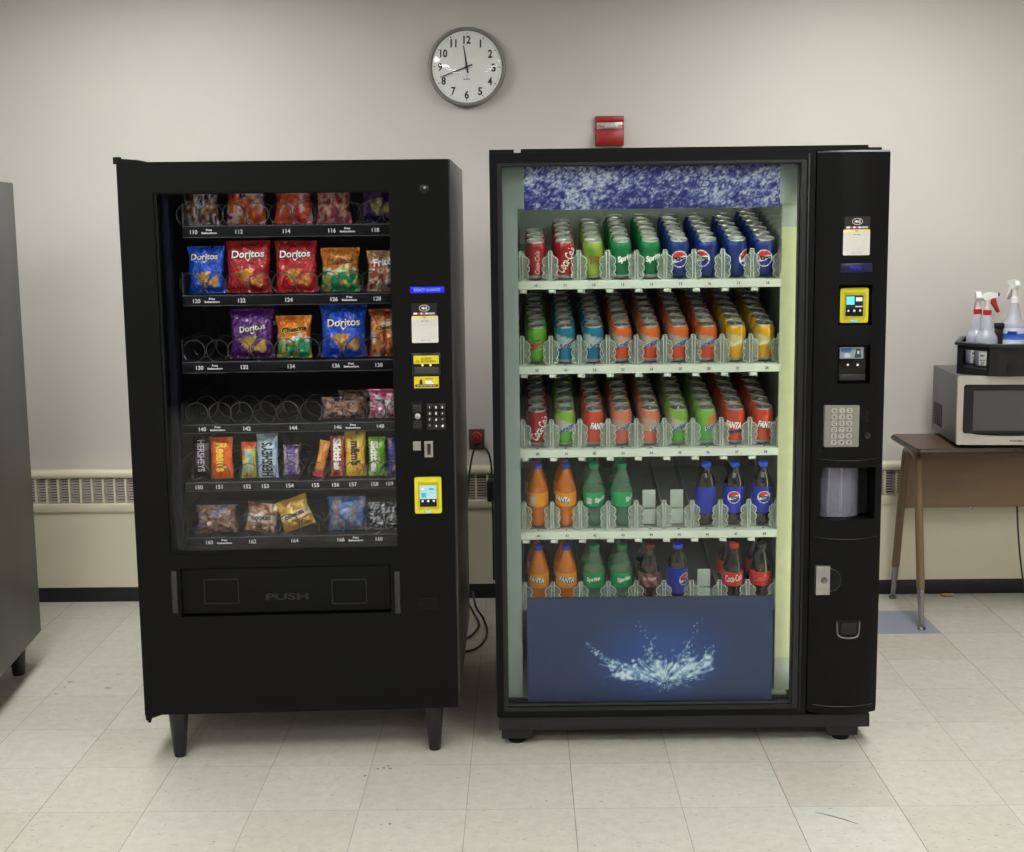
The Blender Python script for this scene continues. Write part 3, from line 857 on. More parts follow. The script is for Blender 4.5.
# ---- trays
T_TOP = [1.643, 1.434, 1.231, 1.037, 0.856, 0.681]
T_H = [0.034, 0.031, 0.033, 0.026, 0.027, 0.027]
T_X0 = [0.063, 0.053, 0.043, 0.034, 0.025, 0.018]
TY = 0.10
LANES = [[A(u, 270, 0.12)[0] for u in (203, 248, 295, 340, 383)]] * 4 + [[A(u, 460, 0.12)[0] for u in (201, 221, 249, 267, 291.5, 317, 337, 354.5, 376, 391)], [A(u, 520, 0.12)[0] for u in (216, 259, 301, 347, 385)]]
tray_m = mat('tray_black', (24, 25, 30), 0.4); strip_m = mat('price_strip', (8, 10, 15), 0.6, spec=0.15)
edge_m = mat('tray_edge', (92, 94, 98), 0.45, metal=0.5)


def helix(R, L, turns, sgn):
    P = []; n = 26
    for k in range(int(turns * n) + 1):
        th = 2 * PI * k / n; fr = (k % n) / n; full = k // n
        st = max(0.0, (fr - 0.88) / 0.12); st = st * st * (3 - 2 * st)
        a = -PI / 2 + sgn * th
        P.append((R * c_(a), (full + st) * L / turns, R * s_(a) + R))
    return P


def coil_mesh(R, turns, sgn):
    bm = nbm(); add_tube(bm, helix(R, 0.155 * turns if turns < 5 else 0.40, turns, sgn), 0.0017, 5); return bm


coil_p = {}


def coil(par, key, R, turns, sgn, loc):
    if key not in coil_p:
        coil_p[key] = obj('coil', coil_mesh(R, turns, sgn), WIRE, par, loc)
    else:
        o = coil_p[key].copy(); C.objects.link(o); o.parent = par; o.location = loc


for i in range(6):
    z = T_TOP[i]
    bm = nbm(); x1 = 0.79
    add_box(bm, T_X0[i], x1, TY + 0.004, 0.66, z - 0.006, z - 0.002)
    for k, x in enumerate(LANES[i][:-1] if i == 4 else []):
        xm = (x + LANES[i][k + 1]) / 2; add_box(bm, xm - 0.0008, xm + 0.0008, TY + 0.10, 0.66, z - 0.002, z + 0.025)
    add_box(bm, T_X0[i] - 0.004, T_X0[i], TY - 0.0, 0.66, z - 0.01, z + 0.07)
    tr = obj('tray', bm, tray_m, M1, smooth=0)
    bm = nbm(); add_box(bm, T_X0[i] - 0.004, x1, TY - 0.004, TY + 0.004, z - T_H[i], z, bev=0.001); obj('price_strip', bm, strip_m, tr)
    bm = nbm(); add_box(bm, T_X0[i] - 0.004, x1, TY - 0.0046, TY + 0.004, z - 0.0008, z + 0.0014); add_box(bm, T_X0[i] - 0.004, x1, TY - 0.0052, TY - 0.003, z - T_H[i], z - T_H[i] + 0.0015); obj('strip_edge', bm, edge_m, tr, smooth=0)
    zc = z - T_H[i] * 0.5; sw = mat('strip_white', (215, 218, 225), 0.5)
    base = (110, 120, 130, 140, 150, 160)[i]; stp = 1 if i == 4 else 2
    for k, x in enumerate(LANES[i]):
        bm = nbm(); add_text(bm, str(base + stp * k), flat(x - (0.018 if i != 4 else 0.004), TY - 0.0048, zc), h=0.0125, bold=0.02)
        if i != 4:
            if k in (0, 3):
                add_text(bm, 'Press', flat(x + 0.028, TY - 0.0048, zc + 0.006), h=0.0065, bold=0.05); add_text(bm, 'Selection', flat(x + 0.028, TY - 0.0048, zc - 0.003), h=0.0062, w=0.046, bold=0.05)
        obj('price_label', bm, sw, tr, smooth=0)
    for k, x in enumerate(LANES[i]):
        if i == 4:
            coil(tr, 's', 0.0285, 6, 1, (x, TY + 0.008, z))
        else:
            coil(tr, 'l', 0.034, 2, 1, (x - 0.036, TY + 0.008, z)); coil(tr, 'r', 0.034, 2, -1, (x + 0.036, TY + 0.008, z))

# interior lamp above the window and lamp strip
bm = nbm(); add_box(bm, 0.03, 0.66, 0.062, 0.086, 1.752, 1.764, bev=0.003)
obj('lamp_tube', bm, mat('snack_lamp', (240, 240, 245), 0.4, emit=(235, 242, 255), es=SNACK_LAMP), M1)

# ---------------------------------------------------------------- snack packets
FOIL = vmat('printed_foil', 0.24, metal=0.3, coat=0.6, wrinkle=0.7)


def env(v):
    v = max(0.0, min(1.0, v)); e = 1 - abs(2 * v - 1) ** 3.2
    return max(e, 0) ** 0.75


class Packet:
    def __init__(s, w, h, t, seed, crumple=0.3):
        s.w, s.h, s.t, s.seed, s.cr = w, h, t, seed, crumple
        s.ph = [hsh(seed, k) * 6.28 for k in range(6)]

    def front(s, u, v, back=False):
        """u in -1..1, v in 0..1"""
        e = env((v - 0.05) / 0.9) if 0.05 < v < 0.95 else 0.0
        side = max(0.0, 1 - abs(u) ** 2.6) ** 0.6
        d = s.t / 2 * side * e
        wr = s.cr * s.t * 0.16 * (math.sin(9 * u + 5 * v + s.ph[0]) * math.sin(7 * v - 3 * u + s.ph[1]) + 0.8 * abs(math.sin(14 * v + 6 * u * u + s.ph[2])) - 0.4)
        near = max(0.0, 1 - 4.5 * min(v, 1 - v)); wr += s.cr * s.t * 0.10 * near * math.sin(16 * u + s.ph[3])
        d += wr * side * min(1.0, 8 * min(v, 1 - v))
        rim = 0.0 if (abs(u) > 0.999 or v < 0.001 or v > 0.999) else 1.0
        seal = 0.0012 * math.sin(60 * u) if (v < 0.05 or v > 0.95) else 0.0
        neck = 1 - 0.07 * (1 - abs(2 * v - 1) ** 2) + 0.012 * math.sin(11 * v + s.ph[4]) * s.cr * 2
        x = u * s.w / 2 * neck
        y = (d * rim + 0.0009 * rim) * (1 if back else -1) + seal + 0.004 * math.sin(3 * u + s.ph[5]) * (1 if v > 0.9 else 0.3) * s.cr
        return Vector((x, y, v * s.h))

    def uv(s, x, z):
        v = z / s.h
        return x / (s.w / 2 * (1 - 0.07 * (1 - abs(2 * v - 1) ** 2))), v


def make_packet(label, cat_, w, h, t, colfn, texts, seed, loc, rot, crumple=0.3, nx=22, ny=28, group=None, name='snack_packet'):
    P = Packet(w, h, t, seed, crumple)
    T = thing(name, label, cat_, loc, rot, group)
    bm = nbm()
    add_grid(bm, nx, ny, lambda a, b: P.front(2 * a - 1, b), colfn=lambda a, b: colfn(2 * a - 1, b))
    bm2 = nbm()
    # the back, joined at the rim
    cl = col_layer(bm); g = []
    for j in range(ny + 1):
        row = []
        for i in range(nx + 1):
            v = bm.verts.new(P.front(2 * i / nx - 1, j / ny, True)); v[cl] = lin(colfn(-0.95 if i < nx / 2 else 0.95, j / ny)); row.append(v)
        g.append(row)
    for j in range(ny):
        for i in range(nx):
            bm.faces.new([g[j + 1][i], g[j + 1][i + 1], g[j][i + 1], g[j][i]])
    bm2.free()
    bmesh.ops.remove_doubles(bm, verts=bm.verts, dist=0.00002)
    obj('wrapper', bm, FOIL, T, smooth=60)
    if texts:
        bm = nbm(); mats = []

        def mi(m):
            if m not in mats: mats.append(m)
            return mats.index(m)
        for (s, u, v, hh, ww, rot_, shear, bold, m, off) in texts:
            x0, z0 = u * w / 2, v * h

            def fn(a, b):
                x, z = x0 + a, z0 + b
                uu, vv = P.uv(x, z)
                q = P.front(max(-1, min(1, uu)), max(0, min(1, vv)))
                return Vector((x, q.y - 0.0026 - off, z))
            if callable(s): s(bm, fn, mi(m))
            else: add_text(bm, s, fn, h=hh, w=ww, mi=mi(m), bold=bold, shear=shear, rot=rot_)
        obj('lettering', bm, mats, T, smooth=0)
    return T


def tri(u, v, P):
    def sg(a, b): return (u - b[0]) * (a[1] - b[1]) - (a[0] - b[0]) * (v - b[1])
    d = [sg(P[0], P[1]), sg(P[1], P[2]), sg(P[2], P[0])]
    return not (min(d) < 0 < max(d))


def chip_tri(base, lo, chip, seed):
    """printed tortilla chips over a plain ground"""
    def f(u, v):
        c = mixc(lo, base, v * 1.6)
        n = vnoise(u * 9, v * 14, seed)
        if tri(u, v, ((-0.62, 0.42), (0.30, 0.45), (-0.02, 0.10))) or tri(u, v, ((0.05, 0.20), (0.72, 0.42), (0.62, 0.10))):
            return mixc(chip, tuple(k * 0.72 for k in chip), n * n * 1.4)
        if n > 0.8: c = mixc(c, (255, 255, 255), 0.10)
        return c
    return f


def puffs(top, bot, mid, seed, line=0.42):
    def f(u, v):
        n = vnoise(u * 5, v * 9, seed); e = line + 0.06 * math.sin(4 * u) + 0.05 * (n - 0.5)
        c = top if v > e else bot
        if abs(v - e) < 0.05: c = mid
        if v < e and n > 0.58: c = mixc(bot, (222, 170, 70), 0.75)
        if v > e and n > 0.72: c = mixc(top, (240, 180, 70), 0.5)
        return c
    return f


def mottled(cols, seed, su=6, sv=9, bands=None):
    def f(u, v):
        n = vnoise(u * su, v * sv, seed) * 0.75 + vnoise(u * su * 2.3, v * sv * 2.3, seed + 7) * 0.25
        k = n * (len(cols) - 1) * 1.25 - 0.12
        k = max(0, min(len(cols) - 1.001, k)); i = int(k)
        c = mixc(cols[i], cols[i + 1], min(1, max(0, (k - i - 0.3) / 0.4)))
        if bands:
            for lo, hi, bc, am in bands:
                if lo <= v <= hi: c = mixc(c, bc, am)
        return c
    return f


def tick(sc):
    """the little pointed mark under the word"""
    def f(bm, fn, mi):
        P = [(-0.30, 0.02), (-0.02, -0.30), (0.30, 0.06), (0.22, 0.06), (-0.02, -0.16), (-0.22, 0.02)]
        vs = [bm.verts.new(fn(a * sc, b * sc)) for a, b in P]
        for q in ((0, 1, 4, 5), (1, 2, 3, 4)):
            fc = bm.faces.new([vs[i] for i in q]); fc.material_index = mi
        bmesh.ops.recalc_face_normals(bm, faces=bm.faces)
    return f


def doritos_text(w, u=0.0, v=0.68, frac=0.74, rot=0.03):
    ww = w * frac
    return [('Doritos', u, v, None, ww, rot, 0.1, 0.075, BLACK_INK, 0.0), ('Doritos', u, v, None, ww * 0.96, rot, 0.1, 0.02, WHITE_INK, 0.0012), (tick(ww * 0.30), u + 0.02, v - 0.085, 0, 0, 0, 0, 0, WHITE_INK, 0.0006)]


def cheetos_text(w, u=0.05, v=0.68, frac=0.72, rot=0.14):
    ww = w * frac
    return [('Cheetos', u, v, None, ww, rot, 0.15, 0.11, mat('cheese_yellow', (240, 190, 60), 0.5), 0.0), ('Cheetos', u, v, None, ww * 0.95, rot, 0.15, 0.045, BLACK_INK, 0.0012)]


def place(i, u0, u1, vtop, off=0.145, dz=0.0042, vbot=None):
    """packet standing on tray i between two sight lines"""
    zb = T_TOP[i] + dz
    vm = (vtop + (vbot or vtop + 40)) / 2
    x0, x1 = A(u0, vm, off)[0], A(u1, vm, off)[0]
    h = A((u0 + u1) / 2, vtop, off)[1] - zb
    return (x0 + x1) / 2, x1 - x0, h, zb


def packet(label, cat_, i, u0, u1, vtop, colfn, textf, seed, t=0.05, off=0.152, tilt=-4, roll=0, yaw=0, crumple=0.62, h=None, group=None, name='snack_packet', nx=22, ny=28, zup=0.0):
    x, w, hh, zb = place(i, u0, u1, vtop, off)
    hh = h or hh
    p = world(A, x, off, zb + zup)
    return make_packet(label, cat_, w, hh, t, colfn, textf(w) if textf else None, seed, p, (math.radians(tilt), math.radians(roll), A.yaw + math.radians(yaw)), crumple, nx, ny, group, name)


BLUE, REDD, PURP = (22, 82, 205), (172, 28, 36), (88, 34, 120)
g1, g2, g3, g4, g5, g6 = ['%s tray of the snack machine' % k for k in ('packets on the topmost', 'packets on the second', 'packets on the third', 'packets on the fourth', 'candy bars on the fifth', 'packets on the lowest')]
CHIP = (222, 150, 52)
# top tray
packet('dark crisp bag with orange and white print on the top tray beside the window edge', 'snack bag', 0, 182, 219, 190, mottled([(30, 20, 26), (60, 28, 34), (160, 90, 50), (205, 205, 215), (40, 30, 60)], 11, 5, 8, [(0.55, 0.8, (188, 110, 52), 0.6)]), None, 11, h=0.165, group=g1)
packet('red orange crisp bag next to the dark bag on the top tray', 'snack bag', 0, 226, 266, 190, mottled([(150, 26, 34), (190, 50, 30), (215, 120, 45), (215, 200, 205), (150, 30, 60)], 21, 4, 8, [(0.62, 1, (205, 130, 48), 0.7)]), lambda w: [('Cheetos', 0, 0.74, None, w * 0.7, 0.1, 0.1, 0.05, BLACK_INK, 0)], 21, h=0.165, group=g1)
packet('red crisp bag with a mustard top in the middle of the top tray', 'snack bag', 0, 274, 313, 190, mottled([(165, 28, 40), (200, 40, 38), (215, 90, 45), (230, 205, 210)], 31, 4, 8, [(0.62, 1, (188, 150, 80), 0.75)]), lambda w: [('Cheetos', 0, 0.78, None, w * 0.7, 0.1, 0.1, 0.05, BLACK_INK, 0)], 31, h=0.165, group=g1)
packet('pink and beige crisp bag beside the purple bag on the top tray', 'snack bag', 0, 316, 352, 190, mottled([(150, 50, 70), (180, 80, 95), (205, 165, 145), (160, 50, 60)], 41, 4, 8, [(0.74, 1, (200, 180, 150), 0.7), (0.6, 0.7, (140, 40, 90), 0.7)]), None, 41, h=0.165, group=g1)
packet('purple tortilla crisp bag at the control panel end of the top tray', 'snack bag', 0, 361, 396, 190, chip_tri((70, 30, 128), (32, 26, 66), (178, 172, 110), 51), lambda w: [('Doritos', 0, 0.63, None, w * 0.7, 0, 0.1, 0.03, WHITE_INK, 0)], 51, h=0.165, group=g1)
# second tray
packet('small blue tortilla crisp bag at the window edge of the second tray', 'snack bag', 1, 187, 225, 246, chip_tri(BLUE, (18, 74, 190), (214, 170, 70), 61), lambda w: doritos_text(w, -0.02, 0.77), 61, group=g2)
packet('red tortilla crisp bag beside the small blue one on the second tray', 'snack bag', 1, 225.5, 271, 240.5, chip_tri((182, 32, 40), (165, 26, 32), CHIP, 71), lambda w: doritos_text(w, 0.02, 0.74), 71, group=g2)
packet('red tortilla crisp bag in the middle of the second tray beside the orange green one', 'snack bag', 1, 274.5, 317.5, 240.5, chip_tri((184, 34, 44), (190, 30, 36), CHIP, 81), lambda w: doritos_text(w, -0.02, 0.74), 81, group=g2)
packet('orange topped green cheese snack bag on the second tray', 'snack bag', 1, 320.5, 360, 247.5, puffs((190, 112, 34), (24, 140, 96), (200, 214, 190), 91, 0.5), lambda w: [('Cheetos', 0.0, 0.68, None, w * 0.66, 0.1, 0.1, 0.03, mat('bark_brown', (86, 50, 22), 0.5), 0)], 91, group=g2)
packet('beige and red corn snack bag at the control panel end of the second tray', 'snack bag', 1, 366.5, 404, 250.5, mottled([(130, 50, 44), (178, 84, 72), (205, 190, 165), (120, 40, 40)], 101, 4, 8, [(0.8, 1, (176, 150, 104), 0.8)]), lambda w: [('Fritos', 0.0, 0.72, None, w * 0.62, 0.12, 0.1, 0.03, WHITE_INK, 0)], 101, group=g2)
# third tray
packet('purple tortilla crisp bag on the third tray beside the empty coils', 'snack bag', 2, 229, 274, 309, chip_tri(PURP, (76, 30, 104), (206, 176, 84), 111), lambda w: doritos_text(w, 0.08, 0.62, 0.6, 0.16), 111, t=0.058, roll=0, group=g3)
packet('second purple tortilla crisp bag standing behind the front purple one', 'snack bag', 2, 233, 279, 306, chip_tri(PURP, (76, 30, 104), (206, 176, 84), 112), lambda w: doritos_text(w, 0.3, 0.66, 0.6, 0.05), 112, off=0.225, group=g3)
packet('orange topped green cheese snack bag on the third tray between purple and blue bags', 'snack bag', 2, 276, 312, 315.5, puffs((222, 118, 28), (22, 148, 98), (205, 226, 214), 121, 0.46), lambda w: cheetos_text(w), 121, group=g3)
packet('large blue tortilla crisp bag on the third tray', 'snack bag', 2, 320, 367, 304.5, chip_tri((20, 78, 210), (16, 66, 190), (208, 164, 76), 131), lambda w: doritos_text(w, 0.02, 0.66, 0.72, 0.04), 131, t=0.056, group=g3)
packet('brown orange cheese snack bag at the control panel end of the third tray', 'snack bag', 2, 369, 405, 309, mottled([(96, 40, 24), (188, 88, 34), (214, 130, 50), (200, 196, 196)], 141, 4, 7, [(0.72, 1, (150, 74, 36), 0.7)]), lambda w: cheetos_text(w, 0.0, 0.62, 0.66), 141, group=g3)
# fourth tray
packet('brown chocolate cookie packet lying forward on the fourth tray', 'snack packet', 3, 322, 364, 397, mottled([(70, 46, 36), (110, 76, 60), (164, 128, 104), (60, 50, 90)], 151, 6, 7), None, 151, t=0.04, crumple=0.8, group=g4)
packet('second brown cookie packet standing behind the front one on the fourth tray', 'snack packet', 3, 338, 372, 390, mottled([(58, 40, 32), (92, 66, 52), (120, 92, 76)], 152, 6, 7), None, 152, off=0.225, t=0.035, crumple=0.7, group=g4)
packet('pink candy packet with white pieces at the control panel end of the fourth tray', 'snack packet', 3, 368.5, 408, 389, mottled([(188, 44, 96), (214, 96, 140), (226, 214, 226), (88, 60, 110)], 161, 5, 8, [(0.86, 1, (205, 64, 120), 0.9)]), None, 161, t=0.045, crumple=0.6, group=g4)


# fifth tray: bars standing on end
def bar(label, u0, u1, vtop, colfn, textf, seed, roll=0, yaw=0, t=0.024):
    packet(label, 'candy bar', 4, u0, u1, vtop, colfn, textf, seed, t=t, off=0.142, tilt=-5, roll=roll, yaw=yaw, crumple=0.5, group=g5, name='candy_bar', nx=12, ny=28)


def vtext(s, m, v=0.5, frac=0.8, u=0.0, hfrac=0.5, bold=0.03, rot=PI / 2):
    return lambda w: [(s, u, v, w * hfrac, 0.155 * frac * 0.8, rot, 0, bold, m, 0)]


plain = lambda a, b=None, seed=0: mottled([a, b or tuple(min(255, k * 1.12) for k in a)], seed, 4, 7)
bar('dark brown candy bar with grey lettering at the window edge of the fifth tray', 193, 210, 437, mottled([(22, 18, 20), (34, 28, 30), (84, 70, 66)], 171, 4, 7), vtext('HERSHEYS', mat('grey_ink', (170, 168, 176), 0.5), 0.55, 0.8, 0, 0.42, rot=-PI / 2), 171)
bar('bright orange peanut butter cup pack with yellow lettering on the fifth tray', 210, 233, 437.5, plain((226, 92, 24), (238, 110, 34), 181), vtext("Reese's", mat('gold_ink', (244, 200, 60), 0.5), 0.52, 0.72, 0.05, 0.5, 0.04, -PI / 2), 181)
bar('slim orange and lime candy bar beside the pale blue chocolate bar', 241, 257, 442, mottled([(206, 82, 30), (214, 120, 60), (170, 190, 90), (120, 170, 190)], 191, 3, 4, [(0.8, 1, (216, 84, 30), 0.9)]), None, 191)
bar('pale blue milk chocolate bar with dark lettering on the fifth tray', 256.5, 278, 434, plain((160, 190, 214), (188, 210, 226), 201), vtext("HERSHEY'S", mat('cocoa_ink', (52, 34, 30), 0.5), 0.42, 0.86, 0.0, 0.52), 201)
bar('brown candy bar with violet and white lettering on the fifth tray', 283, 300, 445, mottled([(58, 40, 44), (76, 56, 66), (120, 104, 130)], 211, 4, 6, [(0.1, 0.85, (214, 206, 226), 0.55)]), vtext('SNICKERS', mat('violet_ink', (70, 48, 150), 0.5), 0.48, 0.74, 0.0, 0.5), 211)
bar('slim leaning gold and pink candy stick on the fifth tray', 312, 323, 440, mottled([(214, 130, 40), (226, 166, 60)], 221, 3, 6, [(0.0, 0.18, (220, 70, 100), 0.9)]), None, 221, roll=13)
bar('red and white fruit candy bag with white lettering on the fifth tray', 330, 345, 436, mottled([(150, 40, 54), (176, 58, 66), (190, 170, 100)], 231, 4, 5), vtext('Skittles', WHITE_INK, 0.55, 0.8, 0.0, 0.52, 0.05, -PI / 2), 231)
bar('yellow chocolate candy bag with brown lettering on the fifth tray', 344.5, 366, 432, mottled([(232, 184, 36), (244, 206, 60), (205, 150, 50)], 241, 3, 5), vtext("m&m's", mat('cocoa_ink', (52, 34, 30)), 0.52, 0.62, 0.05, 0.46, 0.05, -PI / 2), 241, t=0.03)
bar('lime green fruit candy bag with white lettering on the fifth tray', 368, 386, 437, mottled([(96, 170, 50), (126, 196, 60), (190, 214, 120)], 251, 4, 5), vtext('Skittles', WHITE_INK, 0.5, 0.78, -0.25, 0.44, 0.05, -PI / 2), 251)
bar('dark blue candy bar at the control panel end of the fifth tray', 387, 404, 438, mottled([(30, 34, 100), (46, 56, 140), (150, 120, 140)], 261, 4, 5), None, 261)
# lowest tray
packet('brown round cookie packet at the window edge of the lowest tray', 'snack packet', 5, 196, 237, 505, mottled([(84, 56, 44), (124, 88, 70), (164, 130, 110), (78, 82, 140)], 271, 6, 6), None, 271, t=0.04, crumple=0.8, group=g6)
packet('tan and white cookie packet leaning beside the yellow one on the lowest tray', 'snack packet', 5, 244, 276, 503, mottled([(118, 80, 58), (156, 116, 86), (224, 216, 208)], 281, 5, 6, [(0.35, 0.62, (226, 222, 218), 0.7)]), lambda w: [('COOKIES', 0, 0.5, None, w * 0.6, 0.1, 0, 0.03, BLACK_INK, 0)], 281, t=0.036, roll=8, crumple=0.5, group=g6)
packet('yellow cookie packet leaning over in the middle of the lowest tray', 'snack packet', 5, 283, 317, 500, mottled([(186, 146, 40), (206, 170, 60), (196, 150, 80)], 291, 5, 6, [(0.34, 0.6, (222, 214, 190), 0.7)]), lambda w: [('COOKIES', 0, 0.47, None, w * 0.6, 0.05, 0, 0.03, BLACK_INK, 0)], 291, t=0.036, roll=-19, crumple=0.5, group=g6, zup=0.010)
packet('light blue biscuit packet on the lowest tray', 'snack packet', 5, 328, 367, 496.5, mottled([(42, 96, 176), (66, 122, 200), (150, 130, 120), (120, 170, 220)], 301, 5, 5), None, 301, t=0.042, crumple=0.6, group=g6)
packet('black and white crumpled packet at the control panel end of the lowest tray', 'snack packet', 5, 368, 404, 502, mottled([(14, 14, 20), (40, 42, 56), (200, 204, 212), (20, 20, 28), (220, 222, 226)], 311, 6, 7), None, 311, t=0.042, crumple=0.9, group=g6)
# ================================================================ drinks vending machine
M2 = thing('drinks_vending_machine', 'wide black glass fronted drinks vending machine stocked with cans and bottles', 'vending machine', B.o, (0, 0, B.yaw))
GX0, GX1, GZ0, GZ1 = -0.031, 0.861, 0.131, 1.810
DX0, DX1, DZ0, DZ1 = -0.066, 0.905, 0.098, 1.846
CX1 = 1.1205
FRAME = mat('door_frame_black', (10, 10, 12), 0.5, spec=0.15, var=0.05, scale=90)
LINER = mat('grey_liner', (150, 158, 150), 0.55, var=0.02, scale=3)
FLANGE = mat('pale_flange', (150, 160, 157), 0.5, var=0.02, scale=3)
# cabinet
bm = nbm()
y0, y1 = 0.075, 0.86
for q in ((DX0 + 0.004, -0.036, y0, y1, 0.09, 1.852), (CX1 - 0.205, CX1 - 0.008, y0 + 0.03, y1, 0.09, 1.852), (-0.036, CX1 - 0.205, y0, y1, 1.815, 1.852), (-0.036, CX1 - 0.205, y0, y1, 0.09, 0.125), (-0.036, CX1 - 0.205, y1 - 0.04, y1, 0.125, 1.815)):
    add_box(bm, *q)
obj('cabinet', bm, BLACK, M2, smooth=0)
bm = nbm()
add_box(bm, DX0 + 0.0, 0.008, 0.02, 0.2, 1.846, 1.859); add_box(bm, 0.029, CX1 - 0.055, 0.02, 0.2, 1.846, 1.860); add_box(bm, CX1 - 0.055, CX1 - 0.012, 0.03, 0.2, 1.846, 1.853)
obj('top_lip', bm, BLACK_DEEP, M2, smooth=0)
bm = nbm()
add_box(bm, -0.036, 0.87, 0.655, 0.67, 0.125, 1.815); add_box(bm, -0.036, -0.030, 0.10, 0.80, 0.125, 1.815); add_box(bm, 0.866, 0.872, 0.145, 0.80, 0.125, 1.815); add_box(bm, -0.03, 0.866, 0.10, 0.80, 1.808, 1.815); add_box(bm, -0.03, 0.866, 0.10, 0.80, 0.125, 0.131)
obj('inner_liner', bm, LINER, M2, smooth=0)
bm = nbm(); add_box(bm, -0.030, 0.017, 0.088, 0.10, 0.131, 1.685); add_box(bm, -0.030, 0.040, 0.088, 0.10, 1.685, 1.808); obj('side_flange', bm, FLANGE, M2, smooth=0)
bm = nbm(); add_box(bm, 0.832, 0.898, 0.128, 0.14, 0.131, 0.24); add_box(bm, 0.832, 0.898, 0.128, 0.14, 1.62, 1.69); add_box(bm, 0.800, 0.898, 0.098, 0.11, 1.69, 1.808); obj('side_flange', bm, FLANGE, M2, smooth=0)
bm = nbm(); add_box(bm, 0.832, 0.898, 0.128, 0.14, 0.24, 1.62); obj('lamp_cover', bm, mat('lamp_cover', (166, 170, 138), 0.5, emit=(196, 202, 162), es=0.13), M2, smooth=0)
# lamp behind the frame beside the control column, with its cream reflector
bm = nbm(); add_tube(bm, [(0.893, 0.074, 0.16), (0.893, 0.074, 1.70)], 0.007, 10); obj('lamp_tube', bm, mat('drinks_lamp', (250, 246, 205), 0.4, emit=(255, 252, 222), es=DRINK_LAMP), M2)
bm = nbm(); add_tube(bm, [(-0.048, 0.060, 0.25), (-0.048, 0.060, 1.70)], 0.006, 10); obj('lamp_tube', bm, mat('drinks_lamp_dim', (235, 245, 235), 0.4, emit=(235, 250, 235), es=DRINK_LAMP * 0.10), M2)
bm = nbm(); add_tube(bm, [(0.06, 0.085, 1.70), (0.79, 0.085, 1.70)], 0.008, 10); obj('lamp_tube', bm, mat('header_lamp', (245, 248, 238), 0.4, emit=(245, 250, 236), es=HEAD_LAMP), M2)
# door frame
bm = nbm()
add_plate(bm, DX0, DX1, DZ0, DZ1, 0.0, 0.045, [(GX0, GX1, GZ0, GZ1)])
obj('door_frame', bm, FRAME, M2, smooth=0)
bm = nbm(); add_plate(bm, GX0 - 0.012, GX1 + 0.016, GZ0 - 0.012, GZ1 + 0.008, -0.006, 0.002, [(GX0, GX1, GZ0, GZ1)]); obj('glass_trim', bm, mat('trim_black', (13, 13, 15), 0.4), M2, smooth=0)
bm = nbm(); add_plate(bm, GX0, GX1, GZ0, GZ1, 0.010, 0.022, [(GX0 + 0.003, GX1 - 0.003, GZ0 + 0.003, GZ1 - 0.003)]); obj('gasket', bm, mat('gasket_grey', (52, 56, 56), 0.5), M2, smooth=0)
bm = nbm(); add_box(bm, GX0 + 0.001, GX1 - 0.001, 0.012, 0.018, GZ0 + 0.001, GZ1 - 0.001); obj('door_glass', bm, glass('drinks_glass', 1.30, tint=(250, 253, 251)), M2, smooth=0)
for xx in (0.885,):
    bm = nbm(); add_box(bm, xx - 0.003, xx + 0.003, -0.003, 0.001, DZ0 + 0.01, DZ1 - 0.01, bev=0.002); obj('door_seam', bm, mat('trim_black', (13, 13, 15)), M2)
# plinth and feet
bm = nbm(); add_box(bm, -0.062, 1.112, 0.012, 0.80, 0.048, 0.092, bev=0.004); obj('plinth', bm, mat('plinth_black', (15, 15, 16), 0.5), M2)
for x0, x1, tag_ in ((-0.052, 0.045, 0), (0.985, 1.075, 1)):
    for yy in (0.015, 0.70):
        bm = nbm(); add_prism(bm, [(x0, 0.021), (x1, 0.021), (x1, 0.052), (x0 - 0.012 * tag_, 0.052), (x0 - 0.006 * tag_, 0.032)], lambda x, z: (x, yy, z), lambda x, z: (x, yy + 0.09, z))
        ft = obj('foot_bracket', bm, BLACK_PLASTIC, M2, smooth=0)
        bm = nbm(); add_lathe(bm, [(0, 0), (0.026, 0), (0.028, 0.004), (0.024, 0.012), (0.012, 0.016), (0.012, 0.024), (0, 0.024)], 20, c=((x0 + x1) / 2, yy + 0.04, 0)); obj('levelling_foot', bm, BLACK_DEEP, ft)

# ---- control column with a bowed front
KX0, KX1, KZ0, KZ1 = 0.909, CX1 + 0.005, 0.106, 1.843
BOW = 0.030


def bow(x):
    t = (x - KX0) / (KX1 - KX0) * 2 - 1
    return -0.002 - BOW * (1 - abs(t) ** 2.2)


hol = [B(820.5, 467, -0.01), B(874, 518.5, -0.01)]
hx0, hz1, hx1, hz0 = hol[0][0], hol[0][1], hol[1][0], hol[1][1]
rc = [B(838, 285, -0.015), B(871, 325, -0.015)]
vc = [B(837, 345, -0.015), B(869, 383, -0.015)]


def column_holes():
    return [(hx0, hx1, hz0, hz1), (rc[0][0], rc[1][0], rc[1][1], rc[0][1]), (vc[0][0], vc[1][0], vc[1][1], vc[0][1])]


